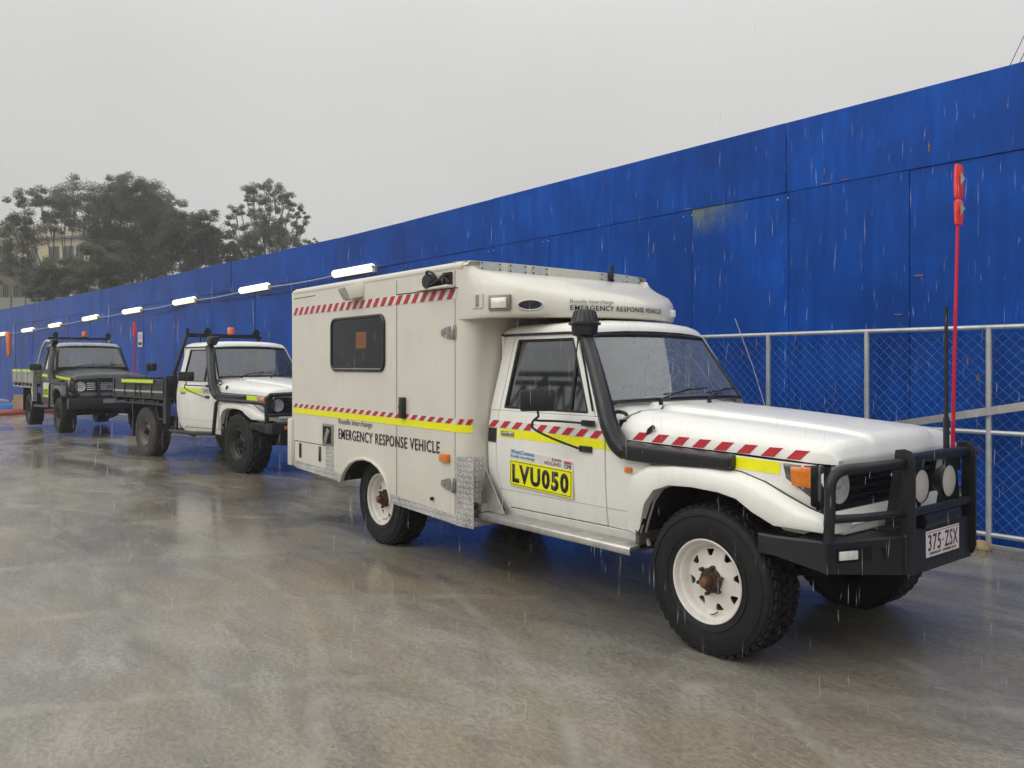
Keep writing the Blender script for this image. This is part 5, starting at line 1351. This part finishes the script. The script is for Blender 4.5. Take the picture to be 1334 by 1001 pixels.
# ------------------------------------------------------------------ festoon of lit tube lamps on a cable
LP = [(-11.07, 3.00, 3.28), (-15.3, 2.78, 3.25), (-19.4, 2.52, 3.20), (-23.5, 2.27, 3.15), (-27.4, 1.95, 3.10), (-31.4, 1.60, 3.00), (-35.4, 1.32, 2.95), (-39.4, .87, 2.88)]
names = ['first and largest lit tube lamp above the roof of the emergency vehicle', 'lit tube lamp above the windscreen of the white ute', 'lit tube lamp left of the white ute beacon', 'lit tube lamp behind the red safety pole of the dark ute',
         'lit tube lamp above the windscreen of the dark ute', 'lit tube lamp above the snorkel of the dark ute', 'small lit tube lamp beyond the dark ute tray', 'farthest lit tube lamp beside the orange hose at the left edge']
M['orangehouse'] = simple('lamp_housing', (.30, .28, .25), .5); M['plug'] = simple('grey_plug', (.35, .34, .33), .5)
for i, (x, y, z) in enumerate(LP):
    q = LP[i + 1] if i < 7 else (-43.4, .4, 2.83); ang = math.atan2(y - q[1], x - q[0]); tilt = math.atan2(z - q[2], math.hypot(x - q[0], y - q[1]))
    r_ = empty('tube_lamp', (x, y, z), 0); r_.rotation_euler = (0, -tilt, ang)
    tag(r_, names[i], 'lamp', 'lit tube lamps strung along the blue wall')
    if i == 0:
        b = B(); b.tube([(-.70, 0, 0), (-.66, 0, 0), (.66, 0, 0), (.70, 0, 0)], [.045, .074, .074, .045], 14); d = b.build('diffuser', 'tube', r_)
        b = B(); b.bb(-.66, .66, .045, .09, -.06, .06); b.bevel(.01); hb = b.build('housing', 'orangehouse', r_)
        b = B(); b.tube([(.68, 0, 0), (.78, 0, -.01)], .028, 8); b.box((.74, .01, -.05), (.09, .05, .08)); e = b.build('end_plug', 'plug', r_)
    else:
        for k, o in enumerate((d, hb, e)): c = o.copy(); COL.objects.link(c); c.parent = r_
pts = []
full = [(-10.3, 3.0, 3.31)] + LP + [(-44, .35, 2.82)]
for a, c in zip(full, full[1:]):
    for j in range(8):
        t = j / 8; p = Vector(a).lerp(Vector(c), t); p.z -= .05 * 4 * t * (1 - t); pts.append(p)
b = B(); b.tube(pts, .012, 6); tag(b.build('lamp_cable', 'cable'), 'pale cable strung along the blue wall linking the tube lamps', 'cable')
b = B(); b.tube([(p.x, p.y + .08, p.z - .10 - .05 * math.sin(i * .5)) for i, p in enumerate(pts[:30])], .007, 5); tag(b.build('black_cable', 'blackcable'), 'thin black cable sagging below the lamps on the blue wall', 'cable')

def place(u, v, d):
    """world point d metres in front of the camera seen at photo pixel u, v"""
    f = Vector((-math.cos(YAW), math.sin(YAW), 0)); r = Vector((math.sin(YAW), math.cos(YAW), 0))
    return Vector((2.70, -4.315, 1.5165)) + d * (f + r * ((u - 667) / 1068.64) + Vector((0, 0, (476.25 - v) / 1068.64)))
# notice, orange hose, far bits
b = B(); b.bb(-.19, .19, -.012, 0, -.22, .22); b.bevel(.003, 1); nb = b.build('wall_notice', 'paper', loc=(-23.05, 2.39, 2.28)); nb.rotation_euler = (0, 0, R(4)); tag(nb, 'small white notice on the blue wall between the two utes', 'sign')
b = B(); b.bb(-.13, .13, -.016, -.0125, -.16, -.08); b.build('print_block', 'ink', nb, smooth=False)
b = B()
for k in range(3): b.bb(-.13, .13, -.016, -.0125, .02 + k * .05, .035 + k * .05)
b.build('print_lines', 'greyink', nb, smooth=False)
b = B(); b.tube([(0, 0, .05), (.25, 0, .10), (.55, 0, .02), (.80, -.02, -.35), (.95, -.02, -.8), (1.05, -.02, -1.1)], [.16, .17, .16, .12], 12, smooth=4)
b.tube([(.35, -.05, 0), (.6, -.05, -.4), (.78, -.05, -.9)], .10, 10, smooth=3)
o = b.build('orange_hose', 'orange', loc=(-36.9, .80, 2.72)); o.scale = (.55, .55, .75); tag(o, 'orange corrugated hose hanging from the lamp cable at the far left', 'hose')
b = B(); b.bb(-.5, .5, -.015, .015, 0, .95); pb = place(25, 528, 25.5); o = b.build('tan_board', 'timber', loc=(pb.x, pb.y, .02)); o.scale = (.38, 1, .62); o.rotation_euler = (R(-4), 0, R(52)); tag(o, 'plain tan board standing behind the tray of the dark ute', 'board')
b = B(); b.loft([[(x, y, z) for y, z in ((-.2, 0), (-.07, .35), (-.07, .75), (.07, .75), (.07, .35), (.2, 0))] for x in (-1, 1)], caps=True)
M['barrier_blue'] = flat('blue_plastic_barrier', (.03, .20, .60)); M['barrier_red'] = flat('faded_red_barrier', (.36, .07, .05))
b.bm.free()
def barrier(loc, mat, label, L=5.0, h=.3):
    b = B(); b.loft([[(x, y, z) for y, z in ((-.22, 0), (-.20, h * .5), (-.08, h), (.08, h), (.20, h * .5), (.22, 0))] for x in (-L / 2, L / 2)], closed=True, caps=True); b.bevel(.02)
    o = b.build('kerb_barrier', mat, loc=loc); o.rotation_euler = (0, 0, R(-62)); tag(o, label, 'barrier')
barrier((-26.2, -1.2, 0), 'barrier_red', 'faded red low barrier lying across the yard behind the dark ute', 5.2, .17)
barrier((-27.6, -.9, 0), 'barrier_blue', 'blue low barrier lying behind the faded red one at the left edge', 5.0, .28)
b = B(); b.tube([(0, 0, 0), (0, 0, 2.0)], .06, 8); b.bb(-.15, .15, -.15, .15, 0, .05); o = b.build('dark_post', 'black', loc=(-30.2, -.65, 0)); tag(o, 'dark post standing at the very left edge before the blue wall', 'post')

# ------------------------------------------------------------------ trees
def tree(label, base, clumps, seed, leaf=.15, per=260, limbs=True, trunk=.28, mats=(0, 1), group='trees beyond the hoarding', name='gum_tree', lean=0):
    """base: ground point; clumps: list of (centre, radius) with flattened leaf masses"""
    rnd = random.Random(seed)
    t = empty(name, base); tag(t, label, 'tree', group)
    b = B(); lo = min(c.z for c, r in clumps)
    top = Vector((sum(c.x for c, r in clumps) / len(clumps), sum(c.y for c, r in clumps) / len(clumps), lo)) - base
    fork = Vector((top.x * .5, top.y * .5, max(1.0, top.z * .45)))
    b.tube([(0, 0, -.3), fork * .5 + Vector((.1, 0, 0)), fork], [trunk, trunk * .8, trunk * .7], 8)
    for i, (c, r) in enumerate(clumps):
        c2 = c - base; mid = fork.lerp(c2, .5) + Vector((rnd.uniform(-.4, .4), rnd.uniform(-.4, .4), -.15 * (c2 - fork).length * rnd.random()))
        b.tube([fork - Vector((0, 0, .1)), mid, c2 - Vector((0, 0, r * .2))], [trunk * .36, trunk * .16, trunk * .05], 5, smooth=3)
        for k in range(4):
            e = c2 + Vector((rnd.uniform(-1, 1), rnd.uniform(-1, 1), rnd.uniform(-.1, .7))) * r * .75
            b.tube([c2.lerp(mid, .3), c2.lerp(e, .4) + Vector((0, 0, -.1)), e], [trunk * .10, trunk * .07, .012], 4)
    b.build('trunk', 'bark', t)
    vs = []; fs = []; mi = []
    for c, r in clumps:
        c2 = c - base; n = int(per * 4.4 * (r / .8) ** 1.7)
        subs = [(c2 + Vector((rnd.gauss(0, .5), rnd.gauss(0, .5), rnd.gauss(0, .50))) * r, r * rnd.uniform(.26, .52)) for _ in range(max(5, int(11 * r)))]
        for _ in range(n):
            sc, sr = rnd.choice(subs)
            d = Vector((rnd.gauss(0, 1), rnd.gauss(0, 1), rnd.gauss(0, 1))); d.normalize()
            if d.z < -.15: d.z *= .6
            p = sc + Vector((d.x, d.y, d.z * .92)) * sr * rnd.uniform(.40, 1.25)
            a = rnd.uniform(0, 6.28); l = leaf * rnd.uniform(.6, 1.3)
            X = Vector((math.cos(a), math.sin(a), rnd.uniform(-.9, .3))).normalized() * l; Y = X.cross(Vector((rnd.uniform(-1, 1), rnd.uniform(-1, 1), 1))).normalized() * l * .42
            i = len(vs); vs += [p - X * .5, p + Y * .5, p + X * .5, p - Y * .5]; fs.append((i, i + 1, i + 2, i + 3)); mi.append(rnd.randrange(len(mats)))
    me = bpy.data.meshes.new('crown'); me.from_pydata([tuple(v) for v in vs], [], fs)
    for m in mats: me.materials.append(M['leaf'][m])
    me.polygons.foreach_set('material_index', mi)
    o = bpy.data.objects.new('crown', me); COL.objects.link(o); o.parent = t
    return t
def clump_px(lst, d, spread, rnd):
    return [(place(u, v, d + rnd.uniform(-spread, spread)), 1.42 * r * d / 1068.64) for u, v, r in lst]
rn = random.Random(4)
def ground_pt(u, d):
    p = place(u, 476, d); return Vector((p.x, p.y, hill_z(p.x, p.y)))
# left spreading gum: reaches over the house
tree('broad grey green gum tree with open crown spreading over the cream house', ground_pt(118, 58),
     clump_px([(28, 278, 13), (18, 298, 11), (38, 292, 12), (60, 283, 15), (52, 262, 10), (78, 262, 14), (100, 252, 15), (84, 278, 15), (118, 262, 14), (110, 285, 15), (70, 296, 6), (30, 315, 12), (12, 325, 14), (8, 345, 12), (34, 338, 8), (128, 300, 15), (140, 278, 14)], 58, 2.2, rn), 1, per=420, mats=(0, 1, 3))
tree('tallest dense gum tree with rounded crown in the middle of the tree group', ground_pt(175, 60),
     clump_px([(150, 248, 12), (165, 245, 13), (182, 250, 13), (135, 262, 12), (155, 265, 16), (178, 270, 17), (200, 260, 14), (212, 270, 14), (192, 288, 18), (165, 290, 18), (140, 292, 16), (215, 292, 16), (150, 312, 18), (180, 318, 20), (208, 315, 18), (128, 318, 15), (225, 288, 12), (138, 338, 16), (165, 342, 18), (195, 340, 18), (150, 356, 14), (172, 358, 14), (120, 340, 13), (205, 350, 13), (188, 300, 18), (222, 306, 14), (148, 275, 15), (170, 256, 14)], 60, 2.5, rn), 2, per=520, mats=(0, 2, 1))
tree('dark bushy tree filling the right end of the tree group', ground_pt(250, 57),
     clump_px([(236, 292, 12), (250, 286, 12), (266, 290, 12), (278, 300, 12), (240, 308, 15), (262, 312, 16), (282, 318, 13), (232, 328, 15), (256, 334, 16), (280, 334, 14), (296, 322, 9), (220, 342, 14), (244, 350, 14), (302, 332, 8), (228, 312, 15), (268, 326, 15), (290, 336, 12), (250, 322, 16), (212, 352, 13)], 57, 2, rn), 3, per=520, mats=(2, 0))
tree('tall open gum tree standing apart with sky showing through its crown', ground_pt(350, 62),
     clump_px([(348, 244, 9), (358, 249, 8), (330, 250, 8), (322, 262, 8), (338, 260, 8), (368, 256, 8), (380, 264, 8), (392, 274, 6), (386, 288, 7), (398, 284, 5), (350, 268, 8), (366, 272, 8), (305, 272, 6), (314, 276, 5), (297, 284, 5), (332, 278, 8), (345, 284, 7), (372, 290, 8), (390, 296, 8), (354, 296, 10), (336, 298, 11), (318, 300, 9), (304, 300, 6), (362, 306, 12), (342, 312, 13), (322, 314, 10), (378, 308, 9), (388, 316, 7), (310, 322, 9), (350, 322, 12), (336, 322, 12), (366, 320, 11), (358, 308, 10), (324, 326, 10), (348, 304, 10)], 62, 2, rn), 4, leaf=.13, per=420, mats=(1, 3), trunk=.20)
# undergrowth below the house
tree('dark green shrubbery on the bank below the cream house', ground_pt(75, 50),
     clump_px([(40, 362, 10), (58, 355, 10), (75, 350, 11), (92, 352, 12), (50, 378, 11), (70, 374, 12), (90, 374, 12), (110, 366, 13), (128, 358, 13), (112, 346, 12), (140, 364, 12), (38, 384, 7), (60, 388, 7), (150, 350, 14), (85, 392, 7), (130, 345, 12), (118, 330, 10), (105, 358, 12), (66, 362, 10), (82, 362, 11)], 50, 1.5, rn), 5, per=600, mats=(1, 0), name='bank_shrub', trunk=.1)
tree('low bush showing just above the hoarding right of the open gum tree', ground_pt(409, 66),
     clump_px([(404, 318, 5), (412, 318, 4), (396, 322, 6), (300, 338, 8), (318, 334, 8)], 66, 1, rn), 6, per=300, mats=(1,), name='bush', trunk=.06)
# dead snag
M['palebark'] = simple('pale_bark', (.30, .28, .22), .8)
b = B(); p0 = place(85, 392, 49); b.tube([p0, place(83, 350, 49)], [.10, .06], 6); tag(b.build('bare_trunk', 'palebark'), 'slim pale bare tree trunk in front of the bank shrubbery', 'tree trunk')

# ------------------------------------------------------------------ houses on the hill
def house(name, label, u0, u1, vtop, vbot, d, depth, turn, wall, wins, roof=None):
    p = place((u0 + u1) / 2, 476, d); zb = place(0, vbot, d).z; zt = place(0, vtop, d).z; W_ = (u1 - u0) * d / 1068.64 / math.cos(R(turn)) 
    h = empty(name, (p.x, p.y, zb - 2)); h.rotation_euler = (0, 0, math.pi / 2 - YAW + math.pi * 0 + R(turn) ); tag(h, label, 'house')
    H = zt - zb + 2
    b = B(); b.bb(-W_ / 2, W_ / 2, 0, depth, 0, H); b.build('wall', wall, h, smooth=False)
    b = B(); b.bb(-W_ / 2 - .3, W_ / 2 + .3, -.35, depth + .3, H, H + .22); b.build('roof', 'roofgrey', h, smooth=False)
    for x0, x1, z0, z1 in wins:
        a, c = lerp(-W_ / 2, W_ / 2, x0), lerp(-W_ / 2, W_ / 2, x1); e, g = 2 + (H - 2) * z0, 2 + (H - 2) * z1
        b = B()
        for q in ((a - .07, a, e, g), (c, c + .07, e, g), (a - .07, c + .07, g, g + .07), (a - .07, c + .07, e - .07, e), ((a + c) / 2 - .03, (a + c) / 2 + .03, e, g)): b.bb(q[0], q[1], -.06, .0, q[2], q[3])
        wf = b.build('window', 'roofgrey', h, smooth=False)
        b = B(); b.bb(a, c, -.03, -.004, e, g); b.build('pane', 'pane', wf, smooth=False)
    return h
# orientation: local +x should run to the right in the picture, +y away from the camera
h = house('cream_house', 'two storey cream rendered house behind the gum tree', 24, 122, 312, 348, 76, 8, -14, 'render_cream', [(.40, .54, .15, .72), (.63, .76, .15, .72), (.82, .92, .15, .7), (.05, .2, .1, .65)])
b = B(); b.bb(-3.4, -.2, -.1, 7, 4.6 - .0, 5.9); b.build('upper_storey', 'render_cream', h, smooth=False)
b = B(); b.bb(-.4, 1.1, .6, 3, 4.6, 5.7); b.build('stair_turret', 'render_cream', h, smooth=False)
h2 = house('cream_house', 'flat roofed cream house mostly hidden by leaves at the left edge', -30, 48, 300, 345, 84, 8, 8, 'render_cream', [(.45, .55, .3, .7), (.75, .88, .3, .7)])
h3 = house('weatherboard_house', 'low brown weatherboard house at the left edge above the retaining fence', -14, 27, 346, 388, 60, 6, 0, 'render_brown', [(.46, .56, .02, .40), (.80, .92, .02, .38), (.74, .86, .62, .80)])
# retaining fence and pale kerb
rf = empty('retaining_fence', tuple(place(40, 404, 54))); tag(rf, 'pale panelled retaining fence running along the top of the bank at the left', 'fence')
rf.rotation_euler = (0, 0, math.pi / 2 - YAW)
for k in range(8):
    b = B(); b.bb(-3.2 + k * .95, -3.2 + k * .95 + .93, 0, .06, 0, .82); b.build('fence_panel', 'palepanel', rf, smooth=False)
    b = B(); b.bb(-3.2 + k * .95 - .03, -3.2 + k * .95 + .03, -.05, .1, -1.5, .88); b.build('post', 'roofgrey', rf, smooth=False)
b = B(); b.bb(-3.4, 4.6, -.9, -.3, -1.6, -.12); b.build('pale_ledge', 'paleconc', rf, smooth=False)
# power lines top right
b = B()
for du, u0, v0 in ((0, 1313, 88), (1, 1326, 84)):
    pass
b.bm.free()
for i, (u0, v0, u1, v1, lb) in enumerate(((1311, 95, 1352, 10, 'left of the two thin wires rising above the hoarding at the top right'), (1322, 95, 1372, -10, 'right of the two thin wires rising above the hoarding at the top right'))):
    b = B(); b.tube([place(u0, v0 + 40, 20), place(u0, v0, 20), place(u1, v1, 20), place(u1 + 60, v1 - 120, 20)], .010, 5); tag(b.build('overhead_wire', 'blackcable'), lb, 'wire', 'overhead wires')

# ------------------------------------------------------------------ the yard behind the camera, seen mirrored in the glass
def shed(loc, L_, H_, D_, rz, label, mat):
    h = empty('site_shed', loc, rz); tag(h, label, 'shed')
    b = B(); b.bb(-L_ / 2, L_ / 2, 0, D_, 0, H_); b.build('wall', mat, h, smooth=False)
    b = B(); b.prism([(-L_ / 2 - .3, -.4, H_), (-L_ / 2 - .3, D_ / 2, H_ + 1.8), (-L_ / 2 - .3, D_ + .4, H_)], (L_ + .6, 0, 0)); b.build('roof', 'roofgrey', h, smooth=False)
    for k in range(int(L_ / 5)):
        x = -L_ / 2 + 2.5 + 5 * k
        b = B(); b.bb(x - .06, x + .06, D_, D_ + .08, 0, H_); b.build('rib', 'roofgrey', h, smooth=False)
        b = B(); b.bb(x + 1.2, x + 3.6, D_ + .002, D_ + .05, 1.0, 2.4); b.build('window', 'pane', h, smooth=False)
    return h
M['cladding'] = simple('grey_green_cladding', (.28, .32, .31), .6, 0, .15, .5)  # shed colour lightened to carry the rain haze
shed((-8, -46, 0), 70, 5.2, 12, 0, 'long grey green shed across the yard behind the camera', 'cladding')
gt = empty('lattice_gantry', (-34, -32, 0)); tag(gt, 'tall steel lattice gantry standing across the yard behind the camera', 'gantry')
b = B()
for z, y in ((9.5, 0), (14.0, 0), (9.5, 1.6), (14.0, 1.6)): b.tube([(-18, y, z), (18, y, z)], .20, 6)
for k in range(9):
    x = -18 + 4 * k
    for y in (0, 1.6): b.tube([(x, y, 9.5), (x + 2, y, 14.0), (x + 4, y, 9.5)], .14, 5); b.tube([(x + 2, y, 9.5), (x + 2, y, 14.0)], .10, 5)
b.build('truss', 'roofgrey', gt)
for x in (-17.5, 17.5):
    for y in (0, 1.6):
        b = B(); b.tube([(x, y, 0), (x, y, 9.5)], .2, 6); b.build('leg', 'roofgrey', gt)
# ------------------------------------------------------------------ falling rain and splashes
rn = random.Random(9); vs = []; fs = []
def drop(p, l, r_, slant):
    i = len(vs); q = p + Vector((slant, slant * .6, -l)); m = p.lerp(q, .55)
    vs.append(p)
    for k in range(3): a = 2.094 * k; vs.append(m + Vector((r_ * math.cos(a), r_ * math.sin(a), 0)))
    vs.append(q)
    for k in range(3): fs.append((i, i + 1 + k, i + 1 + (k + 1) % 3)); fs.append((i + 4, i + 1 + (k + 1) % 3, i + 1 + k))
for _ in range(5200):
    d = rn.uniform(1.6, 14) if rn.random() < .75 else rn.uniform(14, 30); u = rn.uniform(-40, 1374); v = rn.uniform(-20, 1000)
    p = place(u, v, d)
    if p.z < .1 or p.y > 2.7: continue
    if v < 82 + (1334 - u) * .253 and rn.random() < .96: continue
    l = rn.uniform(.04, .13) * (1 if d > 4 else .6); drop(p, l, rn.uniform(.0006, .0011), rn.uniform(-.004, .002))
me = bpy.data.meshes.new('rain'); me.from_pydata([tuple(v) for v in vs], [], fs)
m = bpy.data.materials.new('rain_water'); m.use_nodes = True; N = m.node_tree.nodes; L = m.node_tree.links
for n in list(N): N.remove(n)
o_ = N.new('ShaderNodeOutputMaterial'); a_ = N.new('ShaderNodeBsdfDiffuse'); c_ = N.new('ShaderNodeBsdfTranslucent'); t_ = N.new('ShaderNodeBsdfTransparent')
for n in (a_, c_): n.inputs[0].default_value = (.96, .97, 1, 1)
m1 = N.new('ShaderNodeMixShader'); m1.inputs[0].default_value = .5; L.new(a_.outputs[0], m1.inputs[1]); L.new(c_.outputs[0], m1.inputs[2])
m2 = N.new('ShaderNodeMixShader'); m2.inputs[0].default_value = .19; L.new(t_.outputs[0], m2.inputs[1]); L.new(m1.outputs[0], m2.inputs[2]); L.new(m2.outputs[0], o_.inputs[0])
me.materials.append(m); o = bpy.data.objects.new('rain', me); COL.objects.link(o); tag(o, 'fine rain falling across the whole yard', 'rain', kind='stuff')
vs = []; fs = []
for _ in range(4200):
    d = rn.uniform(4.5, 26); u = rn.uniform(-40, 1374); p = place(u, 476 + 1068.64 * 1.5165 / d, d)
    if p.y > 3: continue
    s_ = rn.uniform(.002, .005) * (.6 + d / 12); i = len(vs); h_ = rn.uniform(.001, .005) * (.6 + d / 12)
    for k in range(4): a = 1.571 * k; vs.append(Vector((p.x + s_ * math.cos(a), p.y + s_ * math.sin(a), .001)))
    vs.append(Vector((p.x, p.y, h_)))
    for k in range(4): fs.append((i + k, i + (k + 1) % 4, i + 4))
m2.inputs[0].default_value = .19
ms = m.copy(); ms.name = 'splash_water'
for n in ms.node_tree.nodes:
    if n.type == 'MIX_SHADER' and abs(n.inputs[0].default_value - .19) < .01: n.inputs[0].default_value = .30
me = bpy.data.meshes.new('rain_splashes'); me.from_pydata([tuple(v) for v in vs], [], fs); me.materials.append(ms)
o = bpy.data.objects.new('rain_splashes', me); COL.objects.link(o); tag(o, 'tiny splashes of rain striking the wet concrete', 'splashes', kind='stuff')

# ------------------------------------------------------------------ haze
HAZE = .0021
if HAZE:
    b = B(); b.bb(-265, 135, -165, 205, -1, 22); o = b.build('haze', 'ground', smooth=False)
    m = bpy.data.materials.new('rain_haze'); m.use_nodes = True; N = m.node_tree.nodes; L = m.node_tree.links
    for n in list(N):
        if n.type != 'OUTPUT_MATERIAL': N.remove(n)
    pv = N.new('ShaderNodeVolumePrincipled'); pv.inputs['Density'].default_value = HAZE; pv.inputs['Color'].default_value = (.92, .93, .94, 1); pv.inputs['Anisotropy'].default_value = .2
    L.new(pv.outputs[0], [n for n in N if n.type == 'OUTPUT_MATERIAL'][0].inputs['Volume']); o.data.materials[0] = m
    tag(o, 'thin rainy haze hanging over the yard', 'haze', kind='stuff')
